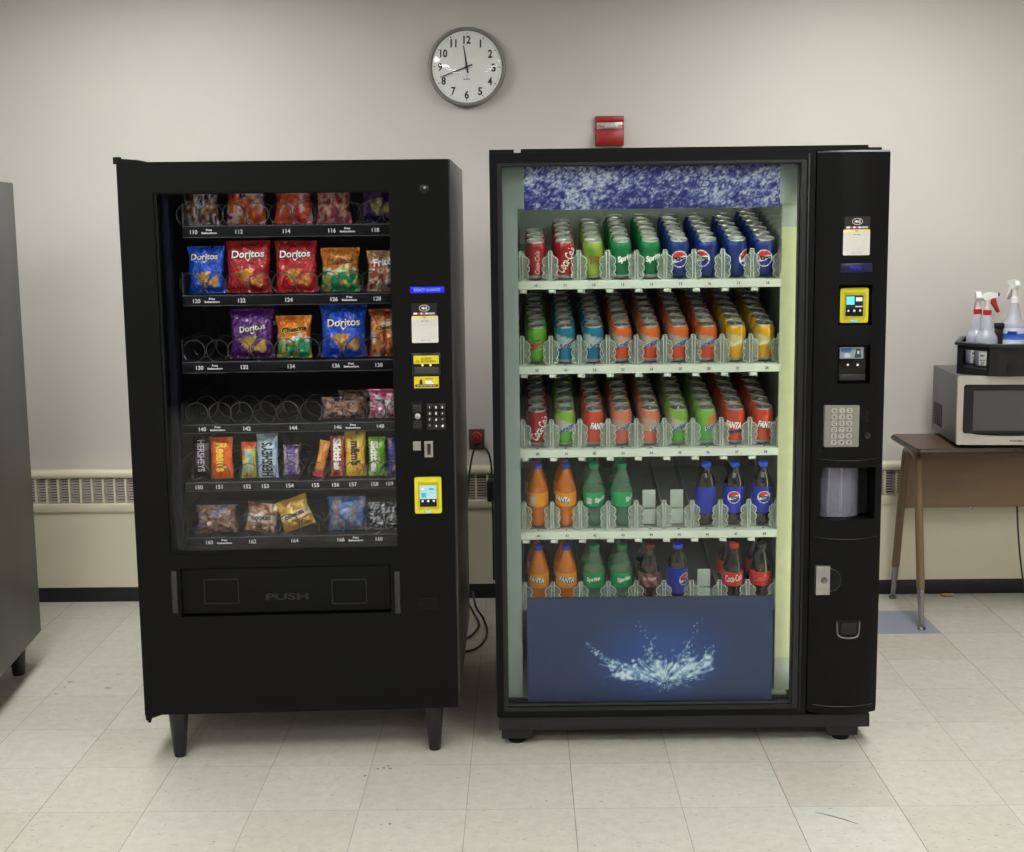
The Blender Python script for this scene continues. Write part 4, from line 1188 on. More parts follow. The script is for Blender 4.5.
bm = nbm()
H = column_holes()
xs = sorted({KX0 + (KX1 - KX0) * k / 16 for k in range(17)} | {h[0] for h in H} | {h[1] for h in H})
zs = sorted({KZ0, KZ0 + 0.028, KZ1 - 0.006, KZ1} | {h[2] for h in H} | {h[3] for h in H})
inh = lambda x, z: any(h[0] < x < h[1] and h[2] < z < h[3] for h in H)
fv, bv = {}, {}
for i, x in enumerate(xs):
    for j, z in enumerate(zs):
        yy = bow(x) + (0.010 if j == len(zs) - 1 else 0) + (0.006 if j == 0 else 0)
        fv[i, j] = bm.verts.new((x, yy, z)); bv[i, j] = bm.verts.new((x, 0.07, z))
sol = lambda i, j: 0 <= i < len(xs) - 1 and 0 <= j < len(zs) - 1 and not inh((xs[i] + xs[i + 1]) / 2, (zs[j] + zs[j + 1]) / 2)
for i in range(len(xs) - 1):
    for j in range(len(zs) - 1):
        if not sol(i, j): continue
        bm.faces.new([fv[i, j], fv[i + 1, j], fv[i + 1, j + 1], fv[i, j + 1]])
        if not sol(i - 1, j): bm.faces.new([bv[i, j], fv[i, j], fv[i, j + 1], bv[i, j + 1]])
        if not sol(i + 1, j): bm.faces.new([fv[i + 1, j], bv[i + 1, j], bv[i + 1, j + 1], fv[i + 1, j + 1]])
        if not sol(i, j - 1): bm.faces.new([bv[i, j], bv[i + 1, j], fv[i + 1, j], fv[i, j]])
        if not sol(i, j + 1): bm.faces.new([fv[i, j + 1], fv[i + 1, j + 1], bv[i + 1, j + 1], bv[i, j + 1]])
bmesh.ops.delete(bm, geom=[v for v in bm.verts if not v.link_faces], context='VERTS')
obj('control_column', bm, mat('column_black', (9, 9, 10), 0.5, spec=0.15, var=0.05, scale=90), M2, smooth=30)
bm = nbm(); add_tube(bm, [(x, bow(x) - 0.0008, KZ0 + 0.028) for x in [KX0 + 0.015 + (KX1 - KX0 - 0.03) * k / 16 for k in range(17)]], 0.0011, 5); obj('column_seam_and_highlight', bm, mat('highlight_grey', (50, 50, 50), 0.4), M2)  # grey tube draws the highlight curving along the column foot
for v in (466, 497):
    pass
for z, dep in ((B(845, 458)[1], 0), (B(845, 548 - 12)[1], 0)):
    bm = nbm(); add_tube(bm, [(x, bow(x) - 0.0002, z + 0.003 - 0.006 * (1 - ((x - KX0) / (KX1 - KX0) * 2 - 1) ** 2)) for x in [KX0 + 0.012 + (KX1 - KX0 - 0.024) * k / 16 for k in range(17)]], 0.0009, 5); obj('column_seam_and_highlight', bm, mat('seam_dark', (22, 22, 23), 0.4), M2)


class BowFrame:
    """sight lines met with the bowed column; y of the parts follows it"""
    def __call__(self, u, v, off=0.0):
        return B(u, v, -0.022)


def on_bow(fn, *a):
    """build parts flat, then shift them onto the bowed front"""
    before = set(bpy.data.objects); fn(*a)
    for o in set(bpy.data.objects) - before:
        if o.type == 'MESH' and (o.parent == M2):
            xs_ = [v.co.x for v in o.data.vertices]; sh = bow((min(xs_) + max(xs_)) / 2)
            o.location.y += sh
            for ch in o.children_recursive:
                pass


BF = BowFrame()
on_bow(lambda: contact_sticker(BF, M2, 844, 216.5, 869, 229, 0, 229.5, 255, 842.5, 868.5))


def disp():
    a, b = BF(840, 263.5), BF(871, 272)
    bm = nbm(); add_box(bm, a[0], b[0], -0.002, 0.004, b[1], a[1], bev=0.001); d = obj('message_display', bm, mat('dim_blue_display', (10, 10, 60), 0.3, emit=(14, 12, 90), es=0.1), M2)
    bm = nbm(); add_text(bm, 'PEPSI', flat((a[0] + b[0]) / 2 - 0.003, -0.0026, (a[1] + b[1]) / 2), h=0.010, bold=0.0); obj('lettering', bm, mat('dim_blue_text', (40, 44, 170), 0.4, emit=(40, 44, 170), es=0.3), d, smooth=0)


on_bow(disp)
# recess boxes behind the openings
bm = nbm()
for (a, b) in ((rc[0], rc[1]), (vc[0], vc[1])):
    add_box(bm, a[0] - 0.002, b[0] + 0.002, 0.012, 0.068, b[1] - 0.002, a[1] + 0.002)
obj('recess_lining', bm, BLACK_DEEP, M2, smooth=0)
before = set(bpy.data.objects)
card_reader(lambda u, v: B(u, v, -0.004), M2, 840, 288, 867.5, 322.5, True)
for o in set(bpy.data.objects) - before:
    if o.parent == M2: o.location.y += 0.006
VF = lambda u, v: B(u, v, -0.004)
val, g = plate_px(VF, M2, 'bill_acceptor', 838.5, 346, 865.5, 381, BLACK_GLOSS, -0.008, 0.012)
sc_, g = plate_px(VF, val, 'instruction_screen', 839.5, 347.3, 862.8, 358.2, mat('picture_grey', (150, 158, 172), 0.35), -0.0095, -0.007, 0)
x0, z0, W, Hh = g
bm = nbm()
add_box(bm, x0 - 0.44 * W, x0 - 0.02 * W, -0.0101, -0.009, z0 + 0.05 * Hh, z0 + 0.42 * Hh, mi=0)
add_prism(bm, [(x0 - 0.3 * W, z0 - 0.4 * Hh), (x0 - 0.05 * W, z0 - 0.4 * Hh), (x0 - 0.1 * W, z0 - 0.02 * Hh), (x0 - 0.3 * W, z0 - 0.05 * Hh)], lambda x, z: (x, -0.0101, z), lambda x, z: (x, -0.009, z), 1)
add_prism(bm, [(x0 + 0.12 * W, z0 - 0.42 * Hh), (x0 + 0.42 * W, z0 - 0.42 * Hh), (x0 + 0.36 * W, z0 + 0.36 * Hh), (x0 + 0.2 * W, z0 + 0.36 * Hh)], lambda x, z: (x, -0.0101, z), lambda x, z: (x, -0.009, z), 2)
add_box(bm, x0 + 0.24 * W, x0 + 0.32 * W, -0.0105, -0.0098, z0 - 0.1 * Hh, z0 + 0.2 * Hh, mi=1)
obj('picture', bm, [mat('picture_blue', (70, 104, 170), 0.4), mat('picture_pale', (200, 204, 208), 0.4), mat('picture_dark', (44, 48, 58), 0.4)], val, smooth=0)
for u in (847.5, 857.3):
    x, z = VF(u, 364.7); bm = nbm(); add_lathe(bm, [(0, 0), (0.0036, 0), (0.003, 0.002), (0, 0.0025)], 12, c=(x, -0.008, z), axis='y'); obj('indicator_light', bm, mat('indicator_white', (230, 225, 205)), val)
plate_px(VF, val, 'bill_slot', 838.5, 374, 864, 380, mat('slot_black', (32, 32, 33), 0.4), -0.016, -0.006, 0.002)


def keypad2():
    a, b = BF(824, 405), BF(857.5, 446)
    x0, x1, z0, z1 = a[0], b[0], b[1], a[1]; yk = bow((x0 + x1) / 2) - 0.004
    bm = nbm(); add_rrect(bm, x0, x1, z0, z1, 0.004, yk, yk + 0.02); kp2 = obj('keypad', bm, mat('keypad_steel', (150, 148, 142), 0.4, metal=0.55, var=0.05), M2, smooth=0)
    first = None; W, Hh = x1 - x0, z1 - z0
    pts = [(x0 + W * (0.27 + 0.22 * c), z1 - Hh * (0.12 + 0.153 * r)) for r in range(6) for c in range(3)]
    for x, z in pts:
        if first is None:
            bm = nbm(); add_rrect(bm, -0.0088, 0.0088, -0.0075, 0.0075, 0.005, -0.004, 0.0); first = obj('key', bm, mat('key_steel', (196, 194, 188), 0.3, metal=0.5), kp2, (x, yk, z), smooth=0)
        else:
            o = first.copy(); C.objects.link(o); o.parent = kp2; o.location = (x, yk, z)
    bm = nbm()
    for (x, z), ch in zip(pts, 'A12B34C56D78E90F*#'):
        add_text(bm, ch, flat(x, yk - 0.0046, z), h=0.009, bold=0.02)
    obj('lettering', bm, BLACK_INK, kp2, smooth=0)
    x, z0_ = BF(866.8, 409.5); z1_ = BF(866.8, 422)[1]; ym = bow(x)
    bm = nbm(); add_box(bm, x - 0.0035, x + 0.0035, ym - 0.001, ym + 0.01, z1_, z0_); obj('coin_slot', bm, BLACK_DEEP, M2, smooth=0)
    x, z = BF(866.5, 435.5); bm = nbm(); add_lathe(bm, [(0, -0.01), (0.011, -0.01), (0.011, 0.0025), (0.009, 0.005), (0, 0.006)], 24, c=(x, bow(x), z), axis='y'); obj('return_button', bm, mat('button_black', (20, 20, 21), 0.3), M2)


keypad2()
# delivery port: dark pocket and a clear revolving drum
bm = nbm()
add_plate(bm, hx0 - 0.004, hx1 + 0.004, hz0 - 0.004, hz1 + 0.004, 0.0685, 0.075)
add_box(bm, hx0 - 0.004, hx1 + 0.004, 0.02, 0.0685, hz0 - 0.004, hz0); add_box(bm, hx0 - 0.004, hx1 + 0.004, 0.02, 0.0685, hz1, hz1 + 0.004)
obj('port_pocket', bm, BLACK_DEEP, M2, smooth=0)
bm = nbm(); rX = (B(863, 490, 0)[0] - hx0) / 2; cxm = hx0 + rX
arc = [(cxm - rX * c_(PI * k / 16), 0.062 - 0.055 * s_(PI * k / 16)) for k in range(17)]
g = [[bm.verts.new((x, y, z)) for x, y in arc] for z in (hz0 + 0.004, hz1 - 0.001)]
for k in range(16): bm.faces.new([g[0][k], g[0][k + 1], g[1][k + 1], g[1][k]])
add_prism(bm, arc, lambda x, y: (x, y, hz0 + 0.001), lambda x, y: (x, y, hz0 + 0.004))
obj('port_drum', bm, glass('drum_clear', 1.5, body=0.42, rgb=(168, 168, 186), rough=0.08), M2, smooth=50)
bm = nbm()
for t in (0.3, 0.62): add_tube(bm, [(cxm + (t * 2 - 1) * rX * 0.9, 0.064, hz0 + 0.004), (cxm + (t * 2 - 1) * rX * 0.9, 0.064, hz1 - 0.002)], 0.005, 8)
obj('drum_rib', bm, mat('rib_grey', (130, 130, 144), 0.4), M2)
# door lock
a, b = BF(815.5, 565.5), BF(829, 594)
xm = b[0]; zm = (a[1] + b[1]) / 2
bm = nbm(); rp = lambda r, t: (xm - 0.004 + r * c_(t), bow(xm - 0.004 + r * c_(t)) - 0.0008, zm + r * s_(t))
add_grid(bm, 16, 4, lambda u, v: rp(0.036 * (1 - v), PI * (u - 0.5)))
add_tube(bm, [rp(0.037, PI * (k / 20 - 0.5)) for k in range(21)], 0.0016, 6, mi=1)
lr = obj('lock_recess', bm, [BLACK_DEEP, mat('recess_edge', (34, 34, 35), 0.45)], M2)
yl = bow(b[0]) - 0.004
bm = nbm(); add_box(bm, a[0], b[0], yl - 0.003, yl + 0.02, b[1], a[1], bev=0.002); lk = obj('lock_plate', bm, STEEL, M2)
bm = nbm(); add_lathe(bm, [(0, 0), (0.011, 0), (0.011, 0.002), (0.009, 0.004), (0.007, 0.0025), (0.004, 0.0025), (0.003, 0.005), (0, 0.005)], 24, c=((a[0] + b[0]) / 2 + 0.003, yl - 0.003, zm + 0.002), axis='y'); obj('key_barrel', bm, mat('barrel_steel', (120, 118, 112), 0.3, metal=0.8), lk)
# coin return cup
a, b = BF(835, 619.5), BF(859, 637.5)
yl = bow((a[0] + b[0]) / 2); W = b[0] - a[0]
bm = nbm(); add_box(bm, a[0], b[0], yl - 0.0015, yl + 0.004, b[1], a[1], bev=0.003); cr = obj('coin_return', bm, BLACK_DEEP, M2)
bm = nbm(); add_box(bm, a[0] + 0.2 * W, b[0] - 0.18 * W, yl - 0.008, yl, b[1] + 0.014, a[1] - 0.006, bev=0.003); obj('return_flap', bm, BLACK_PLASTIC, cr)
bm = nbm(); add_tube(bm, spline([(a[0] + 0.003, yl - 0.004, a[1] - 0.004), (a[0] + 0.006, yl - 0.006, b[1] + 0.016), (a[0] + 0.3 * W, yl - 0.014, b[1] + 0.007), (b[0] - 0.3 * W, yl - 0.014, b[1] + 0.007), (b[0] - 0.006, yl - 0.006, b[1] + 0.016), (b[0] - 0.003, yl - 0.004, a[1] - 0.004)], 6), 0.0024, 8)
obj('return_lip', bm, mat('lip_chrome', (120, 120, 120), 0.35, metal=0.6), cr)

# ---- top sign: rushing water print
sa, sb = B(523.5, 160, 0.05), B(780, 207, 0.05)
bm = nbm()


def water(u, v):
    x, y = u * 90, v * 17
    n = 0.22 * vnoise(x * 0.25 + 0.6 * vnoise(x, y, 5), y * 0.45, 3) + 0.33 * vnoise(x * 0.8, y * 1.3, 4) + 0.45 * vnoise(x * 2.2, y * 3.0, 6)
    n += 0.14 * (1 - abs(v - 0.45) * 2) - 0.07 + 0.05 * math.sin(9 * u)
    t = max(0, min(1, (n - 0.38) / 0.36))
    c = mixc((30, 32, 108), (104, 112, 168), min(1, t * 2)) if t < 0.5 else mixc((104, 112, 168), (196, 202, 220), (t - 0.5) * 2)
    return c


add_grid(bm, 180, 40, lambda u, v: (sa[0] + (sb[0] - sa[0]) * u, 0.05, sb[1] + (sa[1] + 0.02 - sb[1]) * v), colfn=water)
sign = obj('header_sign', bm, vmat('sign_print', 0.35, spec=0.4), M2, smooth=0)
bm = nbm(); add_box(bm, sa[0], sb[0], 0.0515, 0.056, sb[1], sa[1] + 0.02); obj('sign_backing', bm, FLANGE, sign, smooth=0)
bm = nbm(); xm = sa[0] + (sb[0] - sa[0]) * 0.66; add_text(bm, 'Ice Cold Drinks', flat(xm, 0.0490, sb[1] + 0.073), h=0.022, w=0.28, bold=0.0, shear=0.3); obj('lettering', bm, mat('sign_navy', (40, 48, 130), 0.4), sign, smooth=0)

# ---- lower panel: blue print with a water splash
pa_, pb_ = B(527, 598.5, 0.05), B(771.5, 706, 0.05)
px0, pz1, px1, pz0 = pa_[0], pa_[1], pb_[0], 0.129
rnd = random.Random(5)
drops = []
cxs, czs = 0.545, 0.30


def arm(x0, z0, x1, z1, bend, n, r0, r1, jit):
    for k in range(n):
        t = k / (n - 1); nx_, nz_ = -(z1 - z0), (x1 - x0)
        x = x0 + (x1 - x0) * t + nx_ * bend * 4 * t * (1 - t) + rnd.gauss(0, jit); z = z0 + (z1 - z0) * t + nz_ * bend * 4 * t * (1 - t) + rnd.gauss(0, jit)
        drops.append((x, z, (r0 + (r1 - r0) * t) * rnd.uniform(0.45, 1.15), rnd.uniform(0.5, 1)))


arm(0.50, 0.24, 0.245, 0.57, 0.10, 60, 0.020, 0.006, 0.008)
arm(0.46, 0.20, 0.30, 0.48, 0.12, 40, 0.016, 0.005, 0.010)
arm(0.53, 0.26, 0.51, 0.62, 0.04, 34, 0.020, 0.007, 0.010)
arm(0.52, 0.52, 0.46, 0.76, 0.05, 12, 0.007, 0.006, 0.012)
arm(0.60, 0.25, 0.65, 0.58, -0.06, 34, 0.020, 0.006, 0.009)
arm(0.62, 0.24, 0.75, 0.52, -0.10, 44, 0.018, 0.007, 0.010)
arm(0.66, 0.56, 0.69, 0.78, -0.05, 10, 0.007, 0.005, 0.012)
arm(0.42, 0.22, 0.70, 0.24, -0.10, 24, 0.014, 0.012, 0.018)
arm(0.68, 0.26, 0.75, 0.40, 0.05, 26, 0.014, 0.012, 0.010)
for k in range(40):
    a, r = rnd.uniform(0, PI), abs(rnd.gauss(0, 0.085)); drops.append((cxs + r * c_(a) * 1.2, 0.24 + r * s_(a) * 1.7, rnd.uniform(0.004, 0.016), rnd.uniform(0.2, 0.9)))
GNX, GNY = 250, 110
ASP = (px1 - px0) / (pz1 - pz0)
acc = np.zeros((GNY + 1, GNX + 1))
U, Vv = np.meshgrid(np.linspace(0, 1, GNX + 1), np.linspace(0, 1, GNY + 1))
for (x, z, r, s) in drops:
    d2 = ((U - x) ** 2 + ((Vv - z) / ASP) ** 2) / (r * 0.5) ** 2
    acc = np.maximum(acc, s * np.exp(-d2 ** 1.5))


BLOBS = ((0.50, 0.27, 0.10, 0.15), (0.57, 0.27, 0.11, 0.16), (0.66, 0.30, 0.09, 0.17), (0.42, 0.27, 0.09, 0.11), (0.735, 0.36, 0.035, 0.13), (0.345, 0.33, 0.05, 0.07))


def splash(u, v):
    a = acc[int(round(v * GNY)), int(round(u * GNX))]
    s = max(math.exp(-((u - q[0]) / q[2]) ** 2 - ((v - q[1]) / q[3]) ** 2) for q in BLOBS)
    th, rr = math.atan2(v - 0.16, (u - 0.56) * 1.7), math.hypot((u - 0.56) * 1.7, v - 0.16)
    nn = 0.75 * (1 - abs(2 * vnoise(th * 11 + 2.2 * vnoise(u * 16, v * 8, 21), rr * 9, 20) - 1)) + 0.35 * vnoise(u * 80, v * 34, 22)
    a = max(a, min(1, max(0, s * 0.9 + nn - 1.12) * 2.4))
    d = math.hypot((u - 0.54) / 0.34, (v - 0.42) / 0.48)
    base = mixc((30, 66, 136), (32, 46, 88), min(1, max(0, d - 0.35) * 1.5))
    base = mixc(base, (40, 58, 104), 0.5 * max(0, u - 0.75) * 4)
    n = vnoise(u * 90, v * 36, 9)
    return mixc(base, mixc((130, 172, 208), (232, 240, 244), n), min(1, a * (0.75 + 0.5 * n)))


bm = nbm(); add_grid(bm, GNX, GNY, lambda u, v: (px0 + (px1 - px0) * u, 0.05, pz0 + (pz1 - pz0) * v), colfn=splash)
low = obj('lower_panel', bm, vmat('panel_print', 0.4, spec=0.4), M2, smooth=0)
bm = nbm(); add_box(bm, px0, px1, 0.0515, 0.06, pz0, pz1); obj('panel_backing', bm, BLACK_DEEP, low, smooth=0)

# ---- shelves
R_TOP = [1.4645, 1.199, 0.9325, 0.667, 0.402]
LX = [0.072, 0.1625, 0.2525, 0.3415, 0.4315, 0.5215, 0.611, 0.702, 0.7925]
SL = math.tan(math.radians(13)); TILT = math.radians(13)
C0, CSTEP = 0.203, 0.0665
rail_m = mat('shelf_white', (214, 220, 208), 0.45, var=0.02)
clear = glass('clear_guard', 1.5, body=0.16, rgb=(214, 224, 212), rough=0.05)
rim_glint_m = glass('clear_rim_glint', 1.5, body=0.72, rgb=(232, 240, 230), rough=0.1)  # milky body puts the edge highlights of clear plastic into colour
divider_m = glass('clear_divider', 1.45, body=0.14, rgb=(190, 198, 188), rough=0.1)


def floor_z(i, off):
    return R_TOP[i] - 0.003 + (off - 0.17) * SL


def guard_outline():
    pts = []
    wav = [(0.0065, 0.0), (0.012, 0.004), (0.022, 0.008), (0.024, 0.018), (0.019, 0.024), (0.0245, 0.031), (0.025, 0.042), (0.019, 0.047), (0.0245, 0.054), (0.024, 0.066), (0.016, 0.073), (0.008, 0.077), (0.0055, 0.092)]
    return [(x, z) for x, z in wav] + [(-x, z) for x, z in wav[::-1]]


bm = nbm(); add_prism(bm, guard_outline(), lambda x, z: (x, -0.002, z), lambda x, z: (x, 0.002, z))
add_box(bm, -0.0035, 0.0035, -0.009, 0.009, -0.006, 0.090)
for zz in (0.013, 0.036, 0.060):
    for sx in (-1, 1):
        add_lathe(bm, [(0.006, -0.0005), (0.0075, 0.001), (0.006, 0.0025)], 12, c=(sx * 0.0155, -0.0025, zz), axis='y')
add_tube(bm, [(x, -0.002, z) for x, z in guard_outline()], 0.0011, 5, mi=1, closed=True)
for sx in (-1, 1):
    add_tube(bm, [(sx * 0.0045, -0.009, 0.0), (sx * 0.0045, -0.009, 0.088)], 0.0011, 5, mi=1)  # pale lines painted as highlights down the guard post
    for zz in ():
        add_tube(bm, [(sx * (0.0155 + 0.0055 * c_(t)), -0.003, zz + 0.0075 * s_(t)) for t in [2 * PI * k / 12 for k in range(12)]], 0.0009, 5, mi=1, closed=True)
guard_me = obj('can_guard', bm, [clear, rim_glint_m], None, smooth=30)
bm = nbm(); add_prism(bm, [(0.17, 0.0), (0.64, 0.47 * SL), (0.64, 0.47 * SL + 0.055), (0.185, 0.058), (0.17, 0.05)], lambda y, z: (-0.0012, y, z), lambda y, z: (0.0012, y, z))
add_tube(bm, [(0, 0.172, 0.052), (0, 0.186, 0.0585), (0, 0.64, 0.47 * SL + 0.055)], 0.0016, 6, mi=1)
divider_me = obj('lane_divider', bm, [divider_m, rim_glint_m], None, smooth=0)
bm = nbm(); add_box(bm, -0.008, 0.010, -0.004, 0.02, -0.011, 0, bev=0.0015); add_box(bm, 0.011, 0.014, -0.002, 0.01, -0.013, 0)
clip_me = obj('shelf_clip', bm, rail_m, None)
first_use = {'g': guard_me, 'd': divider_me, 'c': clip_me}


def put(key, par, loc):
    o = first_use[key]
    if o.parent is None:
        o.parent = par
    else:
        o = o.copy(); C.objects.link(o); o.parent = par
    o.location = loc


bounds = [LX[0] - 0.045] + [(LX[k] + LX[k + 1]) / 2 for k in range(8)] + [LX[8] + 0.045]
for i in range(5):
    z = R_TOP[i]
    bm = nbm()
    add_prism(bm, [(0.165, z - 0.014), (0.165, z - 0.006), (0.65, floor_z(i, 0.65) - 0.004), (0.65, floor_z(i, 0.65) - 0.010)], lambda y, zz: (0.016, y, zz), lambda y, zz: (0.836, y, zz))
    sh = obj('shelf', bm, mat('shelf_grey', (150, 154, 148), 0.5), M2, smooth=0)
    if i < 4:
        bm = nbm(); add_prism(bm, [(0.128, z - 0.028), (0.136, z - 0.030), (0.172, z - 0.014), (0.172, z - 0.004), (0.150, z - 0.003), (0.128, z - 0.005)], lambda y, zz: (0.014, y, zz), lambda y, zz: (0.836, y, zz))
        obj('price_rail', bm, rail_m, sh, smooth=0)
        for k, x in enumerate(LX):
            bm = nbm(); add_text(bm, '%d%d' % (i + 1, k), flat(x, 0.1268, z - 0.0165), h=0.0085, bold=0.03); obj('price_label', bm, mat('ink_grey', (60, 62, 58), 0.5), sh, smooth=0)
            bm = nbm(); add_lathe(bm, [(0, 0), (0.004, 0), (0.004, 0.001), (0, 0.001)], 10, c=(x, 0.149, z - 0.0028)); obj('rail_peg', bm, BLACK_DEEP, sh)
        for x in bounds[:-1]:
            put('c', sh, (x + 0.002, 0.133, z - 0.0295))
    for x in bounds:
        put('g', sh, (x, 0.160, z - 0.003)); put('d', sh, (x, 0.0, z - 0.004))
# clear end panel beside the top shelf
bm = nbm(); add_prism(bm, rrect(0.11, 0.50, 1.475, 1.69, 0.03), lambda y, z: (0.8295, y, z), lambda y, z: (0.8315, y, z)); obj('end_guard', bm, divider_m, M2, smooth=0)

# ---------------------------------------------------------------- cans
CAN = vmat('can_print', 0.28, metal=0.25, coat=0.2)
LID = mat('can_aluminium', (196, 196, 192), 0.28, metal=0.85, var=0.03)
RC = 0.0331
BODY = [(0.0, 0.005), (0.021, 0.004), (0.0235, 0.0), (0.0262, 0.0012), (0.0315, 0.0105), (RC, 0.016)] + [(RC, 0.016 + 0.0815 * k / 15) for k in range(1, 16)] + [(0.0320, 0.1035), (0.0295, 0.1100), (0.0272, 0.1155)]
LIDP = [(0.0272, 0.1155), (0.0266, 0.1172), (0.0276, 0.1190), (0.0272, 0.1206), (0.0262, 0.1210), (0.0252, 0.1200), (0.0247, 0.1168), (0.0225, 0.1160), (0.0, 0.1162)]


def wrap(x0, z0, R=RC + 0.0006, tilt=0.0):
    """flat ink to the can wall; x0 in metres of arc"""
    return lambda a, b: Vector((R * s_((x0 + a) / R), -R * c_((x0 + a) / R), z0 + b))


def blob(a, z, ca, cz, ra, rz):
    return ((a - ca) / ra) ** 2 + ((z - cz) / rz) ** 2 < 1


def bands_orange(top, mid, bot):
    def f(a, z):
        e = z + 0.010 * math.sin(a * 1.1)
        if z < 0.012: return (190, 188, 184)
        if abs(a) < 1.15 and blob(a, z, 0.05, 0.034, 0.75, 0.021): return bot
        if 0.044 < e < 0.086 and abs(a) < 1.6: return mid
        return top if e >= 0.07 else mixc(top, bot, 0.6)
    return f


def solid_can(c, low=None, silver=True):
    def f(a, z):
        if silver and z < 0.012: return (185, 185, 182)
        return mixc(low or c, c, z / 0.08)
    return f


def globe(bm, fn, mi):
    pass


CANS = {}
INK = {'navy': NAVY_INK, 'white': WHITE_INK, 'red': RED_INK, 'dark': BLACK_INK}
GLOBE = vmat('globe_print', 0.3)


def globe_grid(bm, r, yaw=0.0, cz=0.062, R=RC + 0.0007):
    def cf(u, v):
        x, z = (u - 0.5) * 2, (v - 0.5) * 2
        if math.hypot(x, z) > 0.90: return (236, 236, 238)
        w = 0.16 * math.sin(2.4 * x)
        if z > 0.24 + w: return (206, 46, 52)
        if z < -0.30 + w: return (24, 44, 150)
        return (238, 238, 240)
    add_grid(bm, 24, 24, lambda u, v: wrap(yaw + (u - 0.5) * 2 * r, cz + (v - 0.5) * 2 * r, R)(0, 0), colfn=cf, keep=lambda u, v: math.hypot(u - 0.5, v - 0.5) < 0.5)


def make_can_kind(key, colfn, texts=(), globe_=None):
    bm = nbm(); add_lathe(bm, BODY, 32, colfn=lambda a, z: tuple(c * 0.9 + 4 for c in colfn(a, z)))
    body = bpy.data.meshes.new('can_body'); bm.to_mesh(body); bm.free(); body.materials.append(CAN); body.shade_smooth(); body.set_sharp_from_angle(angle=math.radians(50))
    tm = None
    if texts:
        bm = nbm(); mats = []
        for (s, x, z, h, w, rot, shear, bold, m, lift) in texts:
            if m not in mats: mats.append(m)
            add_text(bm, s, wrap(x, z, RC + 0.0006 + lift), h=h, w=w, mi=mats.index(m), rot=rot, shear=shear, bold=bold)
        tm = bpy.data.meshes.new('lettering'); bm.to_mesh(tm); bm.free()
        for m in mats: tm.materials.append(m)
    gm = None
    if globe_ is not None:
        bm = nbm(); globe_grid(bm, 0.027, globe_)
        gm = bpy.data.meshes.new('logo'); bm.to_mesh(gm); bm.free(); gm.materials.append(GLOBE); gm.shade_smooth()
    CANS[key] = (body, tm, gm)


bm = nbm(); add_lathe(bm, LIDP, 32); lid_me = bpy.data.meshes.new('can_lid'); bm.to_mesh(lid_me); bm.free(); lid_me.materials.append(LID); lid_me.shade_smooth(); lid_me.set_sharp_from_angle(angle=math.radians(35))
bm = nbm(); add_tube(bm, [(0.008 * c_(t), -0.004 + 0.012 * s_(t), 0.1176) for t in [2 * PI * k / 16 for k in range(16)]], 0.0016, 6, closed=True); add_lathe(bm, [(0, 0.116), (0.004, 0.116), (0.004, 0.1185), (0, 0.119)], 10)
tab_me = bpy.data.meshes.new('pull_tab'); bm.to_mesh(tab_me); bm.free(); tab_me.materials.append(LID); tab_me.shade_smooth()

U = math.radians
sk = lambda m, h=0.019, w=0.054, z=0.064, x=0.0, rot=U(20): [('Sunkist', x, z, h * 1.03, w * 1.03, rot, 0.25, 0.09, WHITE_INK, 0.0), ('Sunkist', x, z, h * 0.96, w * 0.97, rot, 0.25, 0.045, m, 0.0004)]
fa = lambda x=0.0: [('FANTA', x, 0.066, 0.024, 0.056, U(-6), 0.15, 0.14, NAVY_INK, 0.0), ('FANTA', x, 0.068, 0.0225, 0.053, U(-6), 0.15, 0.05, WHITE_INK, 0.0005)]
COKE = (160, 22, 28)
make_can_kind('cherry', lambda a, z: (178, 176, 172) if z < 0.012 else mixc((150, 40, 46), (168, 28, 34), 0.5 + 0.5 * math.sin(9 * a + 60 * z)), [('Coca-Cola', 0.0, 0.056, 0.016, 0.074, PI / 2, 0.2, 0.03, mat('pink_ink', (214, 150, 150), 0.5), 0)])
make_can_kind('cola', solid_can(COKE, (170, 22, 28)), [('Coca-Cola', 0.006, 0.064, 0.030, 0.086, U(58), 0.2, 0.01, WHITE_INK, 0)])
make_can_kind('citrus', lambda a, z: (180, 182, 172) if z < 0.010 else mixc((104, 150, 40), (160, 178, 66), 0.5 + 0.5 * math.sin(3 * a + 70 * z)), [('7up', 0.0, 0.062, 0.034, 0.034, U(20), 0.2, 0.05, mat('leaf_ink', (58, 110, 40), 0.5), 0), ('7up', 0.001, 0.063, 0.031, 0.031, U(20), 0.2, 0.0, RED_INK, 0.0005)])
make_can_kind('sprite', solid_can((8, 118, 66), (0, 96, 54)), [('Sprite', 0.004, 0.066, 0.024, 0.054, U(14), 0.2, 0.05, WHITE_INK, 0)])
make_can_kind('pepsi', solid_can((22, 48, 128), (16, 36, 110), False), [('PEPSI', 0.0, 0.062, 0.0125, 0.042, 0, 0, 0.06, BLACK_INK, 0.0005)], 0.0)
make_can_kind('dew', lambda a, z: (150, 196, 170) if 0.046 < z + 0.008 * a < 0.078 and abs(a) < 1.2 and (z * 900 + a * 5) % 9 < 3.2 else ((170, 180, 165) if z < 0.010 else mixc((96, 160, 40), (104, 176, 44), z / 0.1)), [('MTN', 0.004, 0.076, 0.010, 0.026, U(18), 0.2, 0.06, mat('leaf_ink', (58, 110, 40)), 0), ('DEW', 0.0, 0.060, 0.020, 0.040, U(18), 0.25, 0.05, RED_INK, 0)])
make_can_kind('berry', bands_orange((8, 120, 158), (176, 194, 196), (6, 112, 152)), sk(NAVY_INK))
make_can_kind('orange', bands_orange((232, 104, 38), (196, 176, 156), (216, 74, 44)), sk(mat('cobalt_ink', (30, 60, 140), 0.5)))
